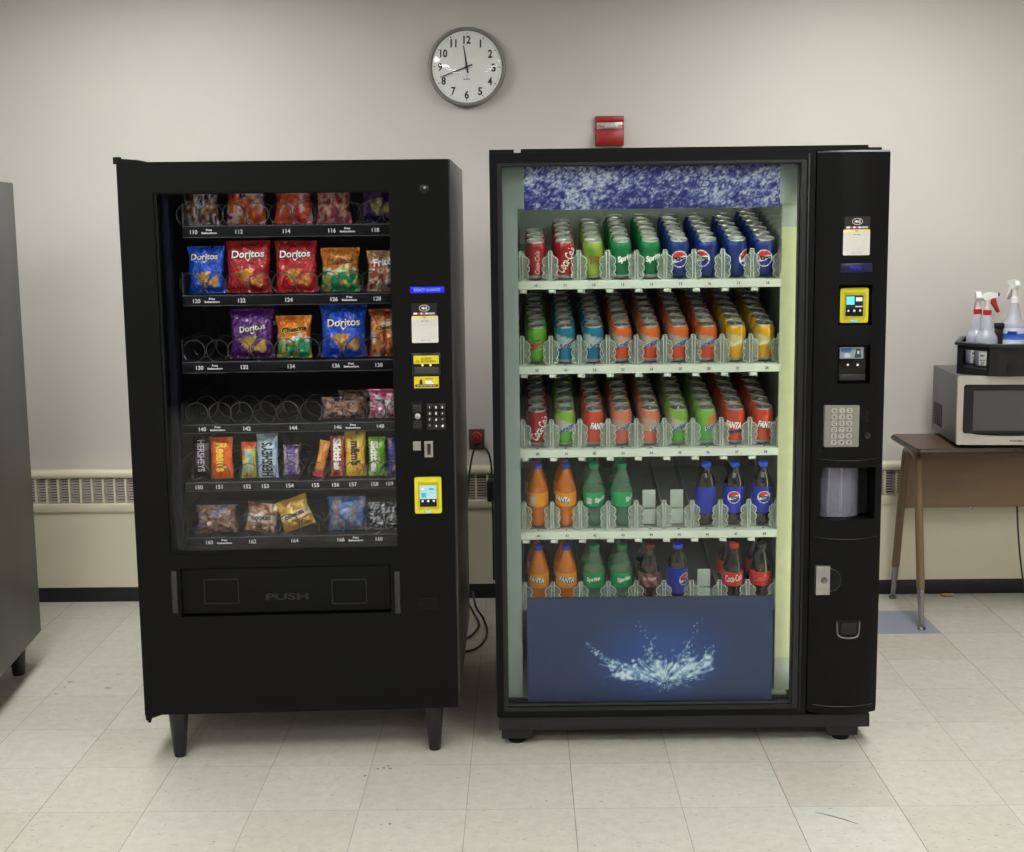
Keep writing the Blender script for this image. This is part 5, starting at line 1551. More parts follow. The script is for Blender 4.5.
make_can_kind('lemon', bands_orange((236, 178, 30), (222, 204, 150), (226, 166, 34)), [('Sunkist', 0, 0.064, 0.0145, 0.046, U(16), 0.25, 0.03, mat('straw_ink', (240, 226, 180), 0.5), 0)])
make_can_kind('lime', bands_orange((132, 186, 52), (200, 196, 176), (92, 172, 66)), sk(mat('cobalt_ink', (30, 60, 140))))
make_can_kind('limegreen', lambda a, z: (188, 190, 184) if z < 0.012 else ((226, 128, 62) if z > 0.07 and -0.2 < a < 0.9 and z < 0.098 else ((86, 176, 84) if a < 0.1 else (176, 206, 158)) if z < 0.07 else (120, 190, 60)), sk(mat('cobalt_ink', (30, 60, 140)), x=0.006))
make_can_kind('peach', bands_orange((224, 122, 92), (198, 160, 144), (220, 98, 84)), sk(mat('slate_ink', (60, 84, 120), 0.5)))
make_can_kind('fanta', solid_can((218, 64, 32), (214, 84, 72)), fa())
make_can_kind('fantaturn', lambda a, z: (188, 186, 182) if z < 0.012 else ((40, 50, 110) if abs(z - 0.046 - 0.008 * a) < 0.006 and -1 < a < 0.8 else mixc((216, 92, 80), (216, 66, 36), z / 0.08)), [('FANTA', -0.010, 0.068, 0.0225, 0.053, U(-6), 0.15, 0.05, WHITE_INK, 0.0005)])

ORD = ['frontmost', 'second', 'third', 'fourth', 'fifth', 'sixth', 'seventh', 'rearmost eighth']
LANE = ['lane beside the hinge edge', 'second lane from the hinge edge', 'third lane from the hinge edge', 'fourth lane from the hinge edge', 'middle lane', 'fourth lane from the control column', 'third lane from the control column', 'second lane from the control column', 'lane beside the control column']
SHELF = ['top shelf', 'second shelf', 'third shelf']
DESC = {'cherry': 'dark red cola can', 'cola': 'red cola can', 'citrus': 'yellow green citrus can', 'sprite': 'green lemon lime can', 'pepsi': 'blue cola can', 'dew': 'leaf green citrus can', 'berry': 'teal soda can', 'orange': 'orange soda can', 'lemon': 'yellow soda can', 'lime': 'lime green soda can', 'limegreen': 'pale green soda can', 'peach': 'peach soda can', 'fanta': 'red orange soda can', 'fantaturn': 'red orange soda can'}
ROWS = [['cherry', 'cola', 'citrus', 'sprite', 'sprite', 'pepsi', 'pepsi', 'pepsi', 'pepsi'],
        ['dew', 'berry', 'berry', 'orange', 'orange', 'orange', 'orange', 'lemon', 'lemon'],
        ['cola', 'lime', 'fanta', 'peach', 'peach', 'lime', 'limegreen', 'fantaturn', 'fanta']]
YAWS = [[0.15, 0.0, 0.1, 0.25, 0.2, 0.0, -0.65, 0.95, -0.2], [-0.1, 0.2, 0.35, 0.15, 0.0, 0.05, 0.0, 0.1, -0.2], [0.1, 0.05, 0.45, 0.1, 0.7, 0.1, 0.4, 0.1, 0.2]]
NC = [[3, 5, 5, 6, 6, 6, 6, 6, 7], [7] * 9, [7] * 9]
SHORT = {'cherry': 'dark red cola can', 'dew': 'leaf green can', 'citrus': 'yellow green can', 'sprite': 'green can'}


def link_part(name, me, par):
    o = bpy.data.objects.new(name, me); C.objects.link(o); o.parent = par; return o


rc_ = random.Random(3)
protos = {}
for i in range(3):
    for k in range(9):
        key = ROWS[i][k]
        for q in range(NC[i][k]):
            off = C0 + q * CSTEP * c_(TILT); z = floor_z(i, off) + 0.0015
            yaw = YAWS[i][k] if q == 0 else rc_.uniform(-1.6, 1.6)
            loc = world(B, LX[k] + (rc_.uniform(-0.0015, 0.0015) if q else 0), off, z)
            rot = (Matrix.Rotation(B.yaw, 3, 'Z') @ Matrix.Rotation(TILT, 3, 'X') @ Matrix.Rotation(yaw, 3, 'Z')).to_euler()
            lab = '%s, %s, %s, %s' % (DESC[key] if q == 0 else SHORT.get(key, DESC[key]), ORD[q] if q == 0 else ORD[q] + ' back', SHELF[i], LANE[k])
            grp = 'soda cans on the %s' % SHELF[i]
            if (key, q > 0) not in protos:
                T = thing('soda_can', lab, 'soda can', loc, rot, grp)
                body, tm, gm = CANS[key]
                bo = link_part('can_body', body, T); lo = link_part('can_lid', lid_me, T); link_part('pull_tab', tab_me, lo)
                if q == 0:
                    if gm: link_part('logo', gm, bo)
                    if tm: link_part('lettering', tm, bo)
                protos[key, q > 0] = T
            else:
                dup(protos[key, q > 0], loc, rot, lab, grp)

# ---------------------------------------------------------------- bottles
PET = {'fanta': mat('orange_drink', (192, 100, 18), 0.1, spec=0.6, coat=0.5), 'cola': mat('cola_drink', (20, 11, 9), 0.08, spec=0.6, coat=0.6),
       'sprite': glass('green_pet', 1.45, body=0.22, rgb=(150, 186, 164), tint=(196, 232, 212), rough=0.05)}
BP = [(0, 0.006), (0.018, 0.004), (0.024, 0.0), (0.030, 0.003), (0.0335, 0.012), (0.0345, 0.024), (0.0330, 0.034), (0.0318, 0.044), (0.0322, 0.060), (0.0345, 0.072), (0.0352, 0.080), (0.0352, 0.120), (0.0345, 0.132), (0.0315, 0.146), (0.0265, 0.160), (0.0205, 0.175), (0.0155, 0.188), (0.0135, 0.196), (0.0135, 0.202), (0.0165, 0.203), (0.0165, 0.206), (0.013, 0.207), (0.013, 0.216)]
PP = [(0, 0.006), (0.018, 0.004), (0.024, 0.0), (0.031, 0.003), (0.0345, 0.012), (0.0350, 0.030), (0.0345, 0.040), (0.0350, 0.046), (0.0350, 0.138), (0.0335, 0.150), (0.0285, 0.166), (0.0215, 0.180), (0.0155, 0.191), (0.0135, 0.197), (0.0135, 0.202), (0.0165, 0.203), (0.0165, 0.206), (0.013, 0.207), (0.013, 0.216)]


def make_bottle(label, liquid, cap, prof, l0, l1, labcol, texts, loc, rot, group, globe_=None):
    T = thing('soda_bottle', label, 'soda bottle', loc, rot, group); T.scale = (0.96, 0.96, 0.955)
    bm = nbm(); add_lathe(bm, prof, 28); obj('bottle_body', bm, PET[liquid], T, smooth=60)
    bm = nbm()
    n = 24
    add_lathe(bm, [(0.0128, 0.2045), (0.0148, 0.2045), (0.0150, 0.207), (0.0150, 0.2185), (0.0142, 0.2205), (0, 0.2208)], 28)
    for k in range(28):
        a = 2 * PI * k / 28; add_box(bm, 0.015 * c_(a) - 0.0005, 0.015 * c_(a) + 0.0005, 0.015 * s_(a) - 0.0005, 0.015 * s_(a) + 0.0005, 0.2085, 0.218)
    obj('cap', bm, cap, T, smooth=40)
    RL = 0.0357
    bm = nbm(); zs_ = [l0 + (l1 - l0) * k / 14 for k in range(15)]
    add_lathe(bm, [(RL, z) for z in zs_], 36, colfn=labcol)
    lb = obj('bottle_label', bm, vmat('label_print', 0.4), T, smooth=60)
    if texts:
        bm = nbm(); mats = []
        for (s, x, z, h, w, rt, sh_, bo, m, lift) in texts:
            if m not in mats: mats.append(m)
            add_text(bm, s, wrap(x, z, RL + 0.0005 + lift), h=h, w=w, mi=mats.index(m), rot=rt, shear=sh_, bold=bo)
        obj('lettering', bm, mats, lb, smooth=0)
    if globe_ is not None:
        bm = nbm(); globe_grid(bm, 0.0225, globe_[0], globe_[1], RL + 0.0006); obj('logo', bm, GLOBE, lb, smooth=60)
    return T


CAPB = mat('blue_cap', (44, 66, 168), 0.35); CAPBR = mat('bright_blue_cap', (30, 70, 215), 0.3); CAPG = mat('green_cap', (20, 120, 76), 0.35); CAPR = mat('red_cap', (196, 44, 36), 0.35); CAPK = mat('black_cap', (26, 26, 28), 0.35); CAPM = mat('maroon_cap', (122, 34, 36), 0.35)
fan_l = lambda a, z: (236, 150, 26) if (z > 0.084 or abs(a) > 1.2) else (226, 136, 30)
fan_t = [('FANTA', 0, 0.104, 0.022, 0.056, U(-5), 0.15, 0.16, NAVY_INK, 0), ('FANTA', 0, 0.105, 0.0205, 0.053, U(-5), 0.15, 0.04, WHITE_INK, 0.0005)]
spr_l = lambda a, z: mixc((26, 140, 84), (44, 160, 98), (z - 0.07) / 0.06)
spr_t = [('Sprite', 0, 0.104, 0.021, 0.050, U(10), 0.2, 0.04, WHITE_INK, 0)]
pep_l = lambda a, z: (26, 44, 168)
pep_t = [('PEPSI', 0, 0.106, 0.010, 0.034, 0, 0, 0.06, BLACK_INK, 0.0006)]
cok_l = lambda a, z: mixc((190, 34, 30), (214, 52, 40), (z - 0.07) / 0.06)
cok_t = [('Coca-Cola', 0, 0.104, 0.026, 0.062, U(8), 0.2, 0.02, WHITE_INK, 0)]
zer_t = [('Coca-Cola', 0, 0.104, 0.022, 0.058, U(8), 0.2, 0.02, mat('pale_red_ink', (228, 120, 104), 0.5), 0)]
drp_l = lambda a, z: mixc((96, 22, 30), (150, 110, 104), 0.5 + 0.5 * math.sin(6 * a + 120 * z))
drp_t = [('Dr Pepper', 0, 0.104, 0.018, 0.050, U(5), 0.2, 0.03, mat('pale_pink_ink', (214, 190, 186), 0.5), 0)]
bgr = ['bottles on the upper bottle shelf', 'bottles on the lowest bottle shelf']


def bot(row, k, q=0, yaw=0.0):
    i = 3 + row; off = 0.206 + q * 0.071; z = floor_z(i, off) + 0.0008
    return world(B, LX[k], off, z), (Matrix.Rotation(B.yaw, 3, 'Z') @ Matrix.Rotation(TILT, 3, 'X') @ Matrix.Rotation(yaw, 3, 'Z')).to_euler(), bgr[row]


def mk(lab, liquid, cap, prof, l0, l1, lc, tx, row, k, q=0, yaw=0.0, gl=None):
    l, r, g = bot(row, k, q, yaw); return make_bottle(lab, liquid, cap, prof, l0, l1, lc, tx, l, r, g, gl)


o1 = mk('orange soda bottle turned to its barcode, beside the hinge edge, upper bottle shelf', 'fanta', CAPB, BP, 0.078, 0.128, lambda a, z: (205, 200, 190) if -0.75 < a < -0.25 and z > 0.085 and z < 0.115 else fan_l(a, z), None, 0, 0)
o2 = mk('orange soda bottle with its lettering in front, upper bottle shelf', 'fanta', CAPB, BP, 0.078, 0.128, fan_l, fan_t, 0, 1, 0, -0.35)
s1 = mk('clear lemon lime bottle next to the orange soda, upper bottle shelf', 'sprite', CAPG, BP, 0.076, 0.128, lambda a, z: (190, 205, 192) if -0.75 < a < -0.3 and 0.084 < z < 0.108 else spr_l(a, z), [('Sprite', 0.026, 0.102, 0.021, 0.050, U(10), 0.2, 0.04, WHITE_INK, 0)], 0, 2)
s2 = mk('clear lemon lime bottle beside the empty pusher, upper bottle shelf', 'sprite', CAPG, BP, 0.076, 0.128, spr_l, [('Sprite', 0.036, 0.104, 0.021, 0.050, U(10), 0.2, 0.04, WHITE_INK, 0)], 0, 3)
p1 = mk('blue cola bottle with its logo turned away, upper bottle shelf', 'cola', CAPBR, PP, 0.048, 0.142, pep_l, None, 0, 6)
p2 = mk('blue cola bottle with its round logo, second from the control column, upper bottle shelf', 'cola', CAPBR, PP, 0.048, 0.142, pep_l, [(t[0], -0.004, *t[2:]) for t in pep_t], 0, 7, 0, 0, (-0.004, 0.106))
p3 = mk('blue cola bottle with its round logo, beside the control column, upper bottle shelf', 'cola', CAPBR, PP, 0.048, 0.142, pep_l, [(t[0], 0.002, *t[2:]) for t in pep_t], 0, 8, 0, 0, (0.002, 0.106))
o3 = mk('orange soda bottle beside the hinge edge, lowest shelf', 'fanta', CAPB, BP, 0.074, 0.128, fan_l, fan_t, 1, 0, 0, -0.2)
o4 = mk('orange soda bottle beside the clear lemon lime one, lowest shelf', 'fanta', CAPB, BP, 0.074, 0.128, fan_l, fan_t, 1, 1)
s3 = mk('clear lemon lime bottle beside the orange soda, lowest shelf', 'sprite', CAPG, BP, 0.074, 0.128, spr_l, spr_t, 1, 2, 0, -0.15)
s4 = mk('clear lemon lime bottle beside the dark maroon labelled one, lowest shelf', 'sprite', CAPG, BP, 0.074, 0.128, spr_l, spr_t, 1, 3, 0, 0.2)
d1_ = mk('dark soda bottle with maroon label and red cap, lowest shelf', 'cola', CAPM, BP, 0.074, 0.126, drp_l, drp_t, 1, 4)
p4 = mk('blue cola bottle with bright blue cap, lowest shelf', 'cola', CAPBR, PP, 0.048, 0.142, pep_l, [('PEPSI', 0.026, 0.100, 0.010, 0.034, 0, 0, 0.06, BLACK_INK, 0.0006)], 1, 5, 0, 0, (0.026, 0.100))
c1 = mk('cola bottle with red cap and red label, lowest shelf', 'cola', CAPR, BP, 0.074, 0.126, cok_l, cok_t, 1, 7)
c2 = mk('cola bottle with black cap and red label, lowest shelf', 'cola', CAPK, BP, 0.074, 0.126, cok_l, zer_t, 1, 8)
for src, row, k, lab in ((o1, 0, 0, 'second orange soda bottle behind the one showing its barcode'), (o2, 0, 1, 'second orange soda bottle behind the lettered one, upper bottle shelf'), (s2, 0, 3, 'second clear lemon lime bottle behind the one beside the empty pusher'), (s1, 0, 2, 'second clear lemon lime bottle next to the orange soda, upper bottle shelf'), (o3, 1, 0, 'second orange soda bottle by the hinge edge, lowest shelf'), (o4, 1, 1, 'second orange soda bottle in the lane beside lemon lime, lowest shelf'), (s3, 1, 2, 'second lemon lime bottle behind the one by the orange soda, lowest shelf'), (s4, 1, 3, 'second lemon lime bottle behind the one by the maroon label, lowest shelf'), (d1_, 1, 4, 'second dark soda bottle behind the maroon labelled one'), (c1, 1, 7, 'second cola bottle behind the red capped one'), (c2, 1, 8, 'second cola bottle behind the black capped one')):
    l, r, g = bot(row, k, 1, 0.4); dup(src, (l[0] - 0.004, l[1], l[2]), r, lab, g)
# white spring pushers in the empty lanes
for i, k in ((3, 4), (3, 5), (4, 6)):
    bm = nbm(); x = LX[k]; z = floor_z(i, 0.2)
    add_box(bm, x - 0.021, x + 0.021, 0.196, 0.200, z + 0.052, z + 0.112, bev=0.002); add_box(bm, x - 0.021, x + 0.021, 0.188, 0.200, z, z + 0.050, bev=0.002); add_box(bm, x - 0.012, x + 0.012, 0.2, 0.26, z + 0.0, z + 0.014)
    obj('lane_pusher', bm, mat('pusher_white', (176, 184, 176), 0.5), M2)
# ================================================================ third machine at the frame edge
Gm = thing('vending_machine', 'dark grey vending machine seen only by its side at the frame edge', 'vending machine', (-1.84, 4.711, 0), (0, 0, math.radians(5.6)))
side_m = mat('satin_grey_side', (74, 74, 71), 0.42, spec=0.4, var=0.06, scale=9, stretch=(1, 1, 0.15))
bm = nbm(); add_box(bm, -0.97, 0.0, -0.80, 0.0, 0.13, 1.808, bev=0.004); obj('cabinet', bm, side_m, Gm)
bm = nbm(); add_plate(bm, -0.97, -0.004, 0.13, 1.808, -0.89, -0.805, [(-0.87, -0.18, 0.64, 1.72)]); obj('door', bm, BLACK, Gm, smooth=0)
bm = nbm(); add_box(bm, -0.87, -0.18, -0.875, -0.868, 0.64, 1.72); obj('window_glass', bm, glass('vend_glass', 1.36), Gm, smooth=0)
bm = nbm(); add_box(bm, -0.85, -0.2, -0.897, -0.888, 0.44, 0.58, bev=0.004); obj('delivery_flap', bm, BLACK_DEEP, Gm)
for lx, ly in ((-0.062, -0.105), (-0.91, -0.105), (-0.062, -0.80), (-0.91, -0.80)):
    bm = nbm(); add_lathe(bm, [(0, 0), (0.021, 0), (0.022, 0.004), (0.033, 0.134), (0, 0.134)], 20); obj('leg', bm, mat('leg_brown_black', (30, 25, 23), 0.45), Gm, (lx, ly, 0))

# ================================================================ desk
DZ = 0.735
ca_, cb_ = at_z(889, 434, DZ), at_z(921, 449, DZ)
dkx, dyr, dyf = (ca_.x + cb_.x) / 2, min(ca_.y, 5.48), cb_.y
DESK_W = 1.22
dk = thing('school_desk', 'brown laminate desk with tan tube legs standing against the wall under the microwave', 'desk', (dkx, dyf, 0))
dd = dyr - dyf
bm = nbm(); add_prism(bm, rrect(0.0, DESK_W, 0.0, dd, 0.022, 5), lambda x, y: (x, y, DZ - 0.024), lambda x, y: (x, y, DZ))
obj('desktop', bm, mat('brown_laminate', (82, 64, 52), 0.38, var=0.06, scale=10, stretch=(1, 6, 1)), dk, smooth=0)
bm = nbm()
outl = rrect(-0.001, DESK_W + 0.001, -0.001, dd + 0.001, 0.023, 5)
add_tube(bm, [(x, y, DZ - 0.012) for x, y in outl], 0.0085, 6, closed=True)
obj('edge_band', bm, mat('dark_edge', (34, 27, 24), 0.45), dk)
tan = mat('tan_enamel', (114, 92, 66), 0.38, var=0.05); chrome = mat('leg_chrome', (150, 150, 152), 0.25, metal=0.85)
gf = at_z(921.5, 629, 0.0); gr = at_z(892.5, 598, 0.0)
tf = at_y(918, 462, dyf + 0.075); tr_ = at_y(905.5, 458, dyr - 0.10)
for (top, foot, sgn) in ((tf, gf, 1), (tr_, gr, 1), (Vector((2 * dkx + DESK_W - tf.x, tf.y, tf.z)), Vector((2 * dkx + DESK_W - gf.x, gf.y, 0)), -1), (Vector((2 * dkx + DESK_W - tr_.x, tr_.y, tr_.z)), Vector((2 * dkx + DESK_W - gr.x, gr.y, 0)), -1)):
    o = Vector((dkx, dyf, 0)); t, f = top - o, foot - o
    d = (f - t)
    mid = t + d * 0.76; by = 1 if t.y < dd / 2 else -1
    bm = nbm()
    add_tube(bm, spline([Vector((t.x + 0.01 * sgn, t.y + 0.11 * by, DZ - 0.0405)), Vector((t.x + 0.005 * sgn, t.y + 0.05 * by, DZ - 0.041)), Vector((t.x + 0.001 * sgn, t.y + 0.008 * by, DZ - 0.055)), t + d * 0.05, t + d * 0.2, t + d * 0.5, mid], 6), 0.0165, 14)
    lg = obj('leg', bm, tan, dk)
    bm = nbm(); add_tube(bm, [mid, t + d * 0.965], [0.0145, 0.0105], 14); add_tube(bm, [t + d * 0.96, Vector((f.x, f.y, 0.012))], 0.006, 10); obj('leg_insert', bm, chrome, lg)
    bm = nbm(); add_lathe(bm, [(0, 0), (0.016, 0), (0.017, 0.004), (0.012, 0.010), (0, 0.014)], 18, c=(f.x, f.y, 0)); obj('glide', bm, mat('glide_steel', (110, 108, 104), 0.35, metal=0.8), lg)
yp = dyr - 0.055
pL = at_y(905, 480, yp).x - dkx; zB = at_y(960, 507.5, yp).z
bm = nbm(); add_box(bm, pL, DESK_W - 0.05, yp - dyf, yp - dyf + 0.012, zB, DZ - 0.024, bev=0.003)
mp = obj('modesty_panel', bm, mat('brown_panel', (128, 104, 78), 0.5, var=0.06, scale=5, stretch=(1, 1, 5)), dk)
pc = at_y(971, 507, yp); bm = nbm(); add_box(bm, pc.x - dkx - 0.008, pc.x - dkx + 0.008, yp - dyf - 0.006, yp - dyf + 0.014, zB - 0.006, zB + 0.004, bev=0.002); obj('panel_clip', bm, STEEL, mp)
bm = nbm(); add_tube(bm, spline([at_y(1017, 506, yp - 0.02), at_y(1018, 530, yp - 0.03), at_y(1020, 556, yp - 0.03), at_y(1023, 580, yp - 0.03), at_z(1026, 600, 0.01)]), 0.004, 8); tag(obj('power_cable', bm, CORD), 'black cord hanging behind the desk beside the microwave end', 'cord')

# ================================================================ microwave
f0 = at_y(956, 445.5, 5.05)
MZ = DZ + 0.0005
mv = thing('microwave_oven', 'stainless fronted microwave oven with dark window standing on the brown desk', 'microwave', (f0.x, 5.05, MZ), (0, 0, math.radians(-3.5)))
MH0, MH1, MW, MD = 0.014, at_y(956, 376, 5.05).z - MZ, 0.51, 0.40
bm = nbm(); add_box(bm, 0.003, MW - 0.003, 0.012, MD, MH0, MH1 - 0.001, bev=0.004)
obj('body', bm, mat('microwave_grey', (92, 92, 92), 0.4, metal=0.2, var=0.03), mv)
bm = nbm()
for c in range(5):
    for r in range(9):
        y, z = 0.235 + c * 0.029, 0.045 + r * 0.0105 + 0.002 * (c % 2)
        add_box(bm, 0.0015, 0.0034, y, y + 0.015, z, z + 0.0065)
obj('side_vent', bm, BLACK_DEEP, mv, smooth=0)
bm = nbm(); add_rrect(bm, 0, MW, MH0, MH1, 0.006, -0.004, 0.012); obj('front_panel', bm, mat('microwave_steel', (198, 192, 180), 0.38, metal=0.55, var=0.04, scale=5, stretch=(1, 1, 30)), mv, smooth=30)
bx0, bz0, bz1, bx1 = 0.022, 0.062, MH1 - 0.034, 0.40
bm = nbm()
out = rrect(bx0, bx1, bz0, bz1, 0.010, 4)
P = []
for x, z in out:
    if z < (bz0 + bz1) / 2: z -= 0.012 * (1 - ((x - (bx0 + bx1) / 2) / ((bx1 - bx0) / 2)) ** 2)
    P.append((x, z))
ext = []
for k in range(1, 12):
    x = bx0 + 0.01 + (bx1 - bx0 - 0.02) * k / 12; ext.append((x, bz0 - 0.012 * (1 - ((x - (bx0 + bx1) / 2) / ((bx1 - bx0) / 2)) ** 2)))
P = P[:18] + ext + P[18:]
add_prism(bm, P, lambda x, z: (x, -0.0065, z), lambda x, z: (x, -0.003, z)); dr = obj('door_glass', bm, mat('oven_black_glass', (22, 22, 24), 0.18, spec=0.5), mv, smooth=0)
bm = nbm(); add_rrect(bm, bx0 + 0.038, bx1 - 0.03, bz0 + 0.010, bz1 - 0.024, 0.003, -0.0072, -0.0062); obj('door_window', bm, mat('oven_window_mesh', (72, 72, 72), 0.3, spec=0.5, var=0.12, scale=420), dr, smooth=0)
bm = nbm(); add_text(bm, 'TOSHIBA', flat(0.232, -0.0046, 0.030), h=0.0075, w=0.055, bold=0.03); obj('lettering', bm, BLACK_INK, mv, smooth=0)
bm = nbm(); add_rrect(bm, 0.415, 0.495, 0.05, MH1 - 0.03, 0.004, -0.0062, -0.003); obj('control_panel', bm, BLACK_GLOSS, mv, smooth=0)
for x, y in ((0.04, 0.04), (MW - 0.04, 0.04), (0.04, MD - 0.04), (MW - 0.04, MD - 0.04)):
    bm = nbm(); add_lathe(bm, [(0, 0), (0.012, 0), (0.014, 0.015), (0, 0.015)], 14); obj('foot', bm, BLACK_DEEP, mv, (x, y, 0))

# ================================================================ bottle caddy with spray bottles
CZ = MZ + MH1 + 0.0006
P0, P1 = at_z(956.5, 373.2, CZ), at_z(997, 376.2, CZ)
org = Vector((P0.x, P0.y, CZ))
q1 = Vector((P1.x - P0.x, P1.y - P0.y)); P1r = at_y(999, 346, P1.y)
CH = 0.127
cd = thing('bottle_caddy', 'black plastic bottle caddy on top of the microwave holding spray bottles', 'caddy', org)
outer = [(0, 0), (q1.x - 0.03, q1.y + 0.0), (q1.x, q1.y - 0.012), (q1.x + 0.03, q1.y - 0.016), (q1.x + 0.27, q1.y - 0.03), (q1.x + 0.29, q1.y), (q1.x + 0.31, 0.24), (q1.x + 0.28, 0.26), (0.14, 0.26), (0.10, 0.235)]
cxm_, cym_ = sum(p[0] for p in outer) / len(outer), sum(p[1] for p in outer) / len(outer)
sc = lambda p, k: (cxm_ + (p[0] - cxm_) * k, cym_ + (p[1] - cym_) * k)
bm = nbm(); add_prism(bm, outer, lambda x, y: (x, y, 0), lambda x, y: (x, y, 0.016))
add_prism(bm, [sc(p, 1.0) for p in outer], lambda x, y: (*sc((x, y), 0.985), 0.016), lambda x, y: (*sc((x, y), 0.985), 0.02))
obj('caddy_floor', bm, BLACK_PLASTIC, cd, smooth=0)
bm = nbm(); n = len(outer)
for k in range(n):
    a, b = Vector(outer[k]), Vector(outer[(k + 1) % n])
    t = (b - a); L = t.length; t.normalize(); nn = Vector((t.y, -t.x))  # outward

    def seg(s0, s1, z0, z1, dpt=0.004):
        c0, c1 = a + t * s0, a + t * s1
        vs = [bm.verts.new((p.x, p.y, z)) for z in (z0, z1) for p in (c0, c1, c1 - nn * dpt, c0 - nn * dpt)]
        for q in ((3, 2, 1, 0), (4, 5, 6, 7), (0, 1, 5, 4), (1, 2, 6, 5), (2, 3, 7, 6), (3, 0, 4, 7)):
            bm.faces.new([vs[i] for i in q])
    if k == 0:
        seg(0, L * 0.16, 0.016, CH - 0.012); seg(L * 0.90, L, 0.016, CH - 0.012); seg(0, L, 0.016, 0.026); seg(0, L, CH - 0.03, CH - 0.012)
    elif k == 3:
        seg(0, L * 0.12, 0.016, CH - 0.012); seg(L * 0.86, L, 0.016, CH - 0.012); seg(0, L, 0.016, 0.05); seg(0, L, CH - 0.035, CH - 0.012); seg(L * 0.12, L * 0.86, 0.05, CH - 0.035, 0.002)
    else:
        seg(0, L, 0.016, CH - 0.012)
obj('caddy_wall', bm, BLACK_PLASTIC, cd, smooth=0, recalc=True)
bm = nbm()
ri = [sc(p, 0.95) for p in outer]; ro = [sc(p, 1.055) for p in outer]
vs = [[bm.verts.new((p[0], p[1], z)) for p in ring] for ring, z in ((ri, CH - 0.006), (ri, CH), (ro, CH - 0.002), (ro, CH - 0.012), (outer, CH - 0.014))]
for r in range(5):
    for k in range(n):
        bm.faces.new([vs[r][k], vs[r][(k + 1) % n], vs[(r + 1) % 5][(k + 1) % n], vs[(r + 1) % 5][k]])
obj('caddy_rim', bm, mat('rim_black', (34, 34, 36), 0.35), cd, smooth=0, recalc=True)
bm = nbm(); hx = at_y(998.5, 330, org.y + 0.13).x - org.x
add_box(bm, hx - 0.016, hx + 0.016, 0.12, 0.135, 0.02, 0.185, bev=0.004); add_box(bm, hx - 0.018, hx + 0.02, 0.115, 0.14, 0.165, 0.19, bev=0.006)
obj('caddy_handle', bm, BLACK_PLASTIC, cd)

HDPE = glass('cloudy_plastic', 1.45, body=0.5, rgb=(216, 218, 228), tint=(225, 228, 240), rough=0.15)
RED_P = mat('trigger_red', (176, 24, 34), 0.35); WHITE_P = mat('trigger_white', (226, 226, 222), 0.4)


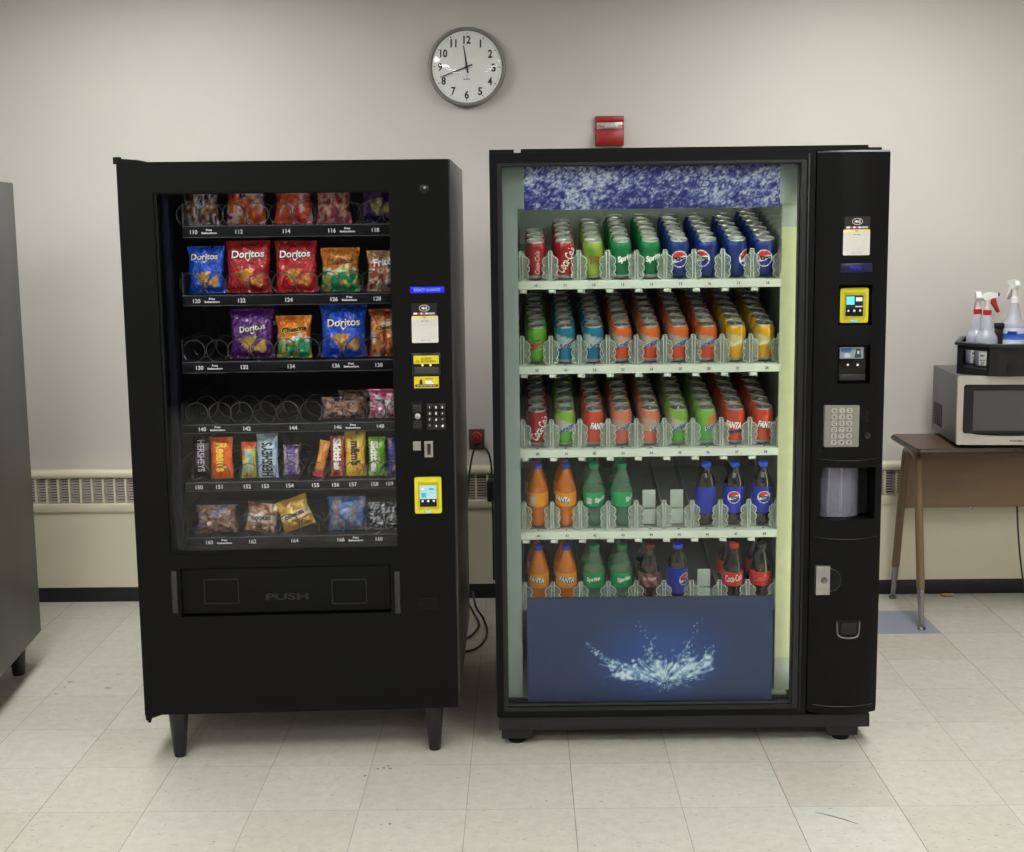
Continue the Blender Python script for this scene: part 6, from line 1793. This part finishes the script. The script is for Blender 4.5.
def spray(label, px, ytop, y, r, collar, trig, face, label_kind, big=False):
    turn = -face - 0.34
    z0 = CZ + 0.0215
    top = at_y(px, ytop, y); H = top.z - z0
    T = thing('spray_bottle', label, 'spray bottle', (top.x, y, z0), (0, 0, face))
    hN = H - 0.088; hs = 1.28
    prof = [(0, 0.003), (r * 0.88, 0.0), (r, 0.008), (r, hN * 0.52), (r * 0.97, hN * 0.56), (r * 0.78, hN * 0.63), (r * 0.60, hN * 0.67), (r * 0.56, hN * 0.72), (r * 0.52, hN * 0.92), (0.0145, hN)] if not big else [(0, 0.003), (r * 0.9, 0.0), (r, 0.01), (r, hN * 0.62), (r * 0.9, hN * 0.67), (r * 0.6, hN * 0.71), (r * 0.46, hN * 0.82), (r * 0.36, hN * 0.95), (0.0135, hN)]
    bm = nbm(); add_lathe(bm, prof, 28); bd = obj('bottle_body', bm, HDPE, T, smooth=60)
    if not big:
        bm = nbm(); add_lathe(bm, [(0, 0.004), (r * 0.93, 0.005), (r * 0.93, hN * 0.36), (0, hN * 0.36)], 24); obj('liquid', bm, mat('violet_liquid', (150, 154, 190), 0.2), bd, smooth=40)
    bm = nbm(); add_lathe(bm, [(0, hN - 0.006), (0.0165, hN - 0.006), (0.0165, hN + 0.014), (0.013, hN + 0.017), (0, hN + 0.017)], 24); obj('collar', bm, collar, T, smooth=40)
    zt = hN + 0.017
    bm = nbm(); add_lathe(bm, [(0.010, zt - 0.002), (0.010, zt + 0.026), (0.0125, zt + 0.030), (0.012, zt + 0.044)], 18)
    prof2 = [(-0.020, zt + 0.030), (0.034, zt + 0.038), (0.040, zt + 0.043), (0.038, zt + 0.052), (0.010, zt + 0.055), (-0.012, zt + 0.050), (-0.024, zt + 0.038)]
    add_prism(bm, prof2, lambda x, z: (x, -0.010, zt + (z - zt) * hs), lambda x, z: (x, 0.010, zt + (z - zt) * hs)); obj('spray_head', bm, WHITE_P, T, smooth=35)
    bm = nbm(); add_lathe(bm, [(0, 0), (0.0075, 0), (0.0075, 0.010), (0, 0.011)], 14, c=(0.039, 0, zt + 0.047 * hs), axis='x'); obj('nozzle', bm, mat('nozzle_grey', (90, 60, 62), 0.4) if trig is RED_P else WHITE_P, T)
    bm = nbm(); add_prism(bm, [(0.014, zt + 0.038), (0.026, zt + 0.040), (0.034, zt + 0.016), (0.046, zt - 0.006), (0.040, zt - 0.010), (0.028, zt + 0.006), (0.010, zt + 0.026)], lambda x, z: (x * 1.12, -0.009, zt + (z - zt) * hs), lambda x, z: (x * 1.12, 0.009, zt + (z - zt) * hs)); obj('trigger', bm, trig, T, smooth=0)
    if label_kind == 'blue':
        def lc(a, z):
            a = (a - turn + PI) % (2 * PI) - PI
            v = (z - hN * 0.18) / (hN * 0.40)
            if (a / 0.42 + 0.30) ** 2 + ((v - 0.80) / 0.085) ** 2 < 1: return (24, 40, 140)
            if 0.52 < v < 0.78: return mixc((84, 130, 214), (40, 84, 190), (v - 0.52) * 4)
            if 0.30 < v < 0.36 and -0.2 < a < 1.0: return (196, 110, 110)
            return (214, 222, 238)
        bm = nbm(); add_lathe(bm, [(r + 0.0008, hN * 0.18 + hN * 0.40 * k / 20) for k in range(21)], 40, colfn=lc); obj('bottle_label', bm, vmat('cleaner_label', 0.4), T, smooth=60)
    elif label_kind:
        bm = nbm(); add_grid(bm, 8, 1, lambda u, v: wrap((u - 0.5) * 0.030 + label_kind[1] + turn * r, 0.006 + 0.052 * v, r + 0.0008)(0, 0), colfn=None); lb_ = obj('bottle_label', bm, WHITE_CARD, T)
        bm = nbm()
        for s, zz, hh in ((label_kind[0], 0.045, 0.010), ('GLASS', 0.027, 0.006), ('27', 0.014, 0.010)):
            add_text(bm, s, wrap(label_kind[1] + turn * r, zz, r + 0.0013), h=hh, bold=0.03)
        obj('lettering', bm, BLACK_INK, lb_, smooth=0)
    return T


spray('white spray bottle with red collar standing in the caddy, its head turned away', 978.5, 291.5, org.y + 0.155, 0.043, RED_P, WHITE_P, math.radians(80), ('MR', -0.008))
spray('spray bottle with red collar and red trigger in the caddy corner', 988, 292, org.y + 0.060, 0.0435, RED_P, RED_P, math.radians(12), ('MY', -0.012))
spray('tall white spray bottle with blue label in the caddy', 1015.5, 279.5, org.y + 0.15, 0.050, WHITE_P, WHITE_P, math.radians(100), 'blue', True)
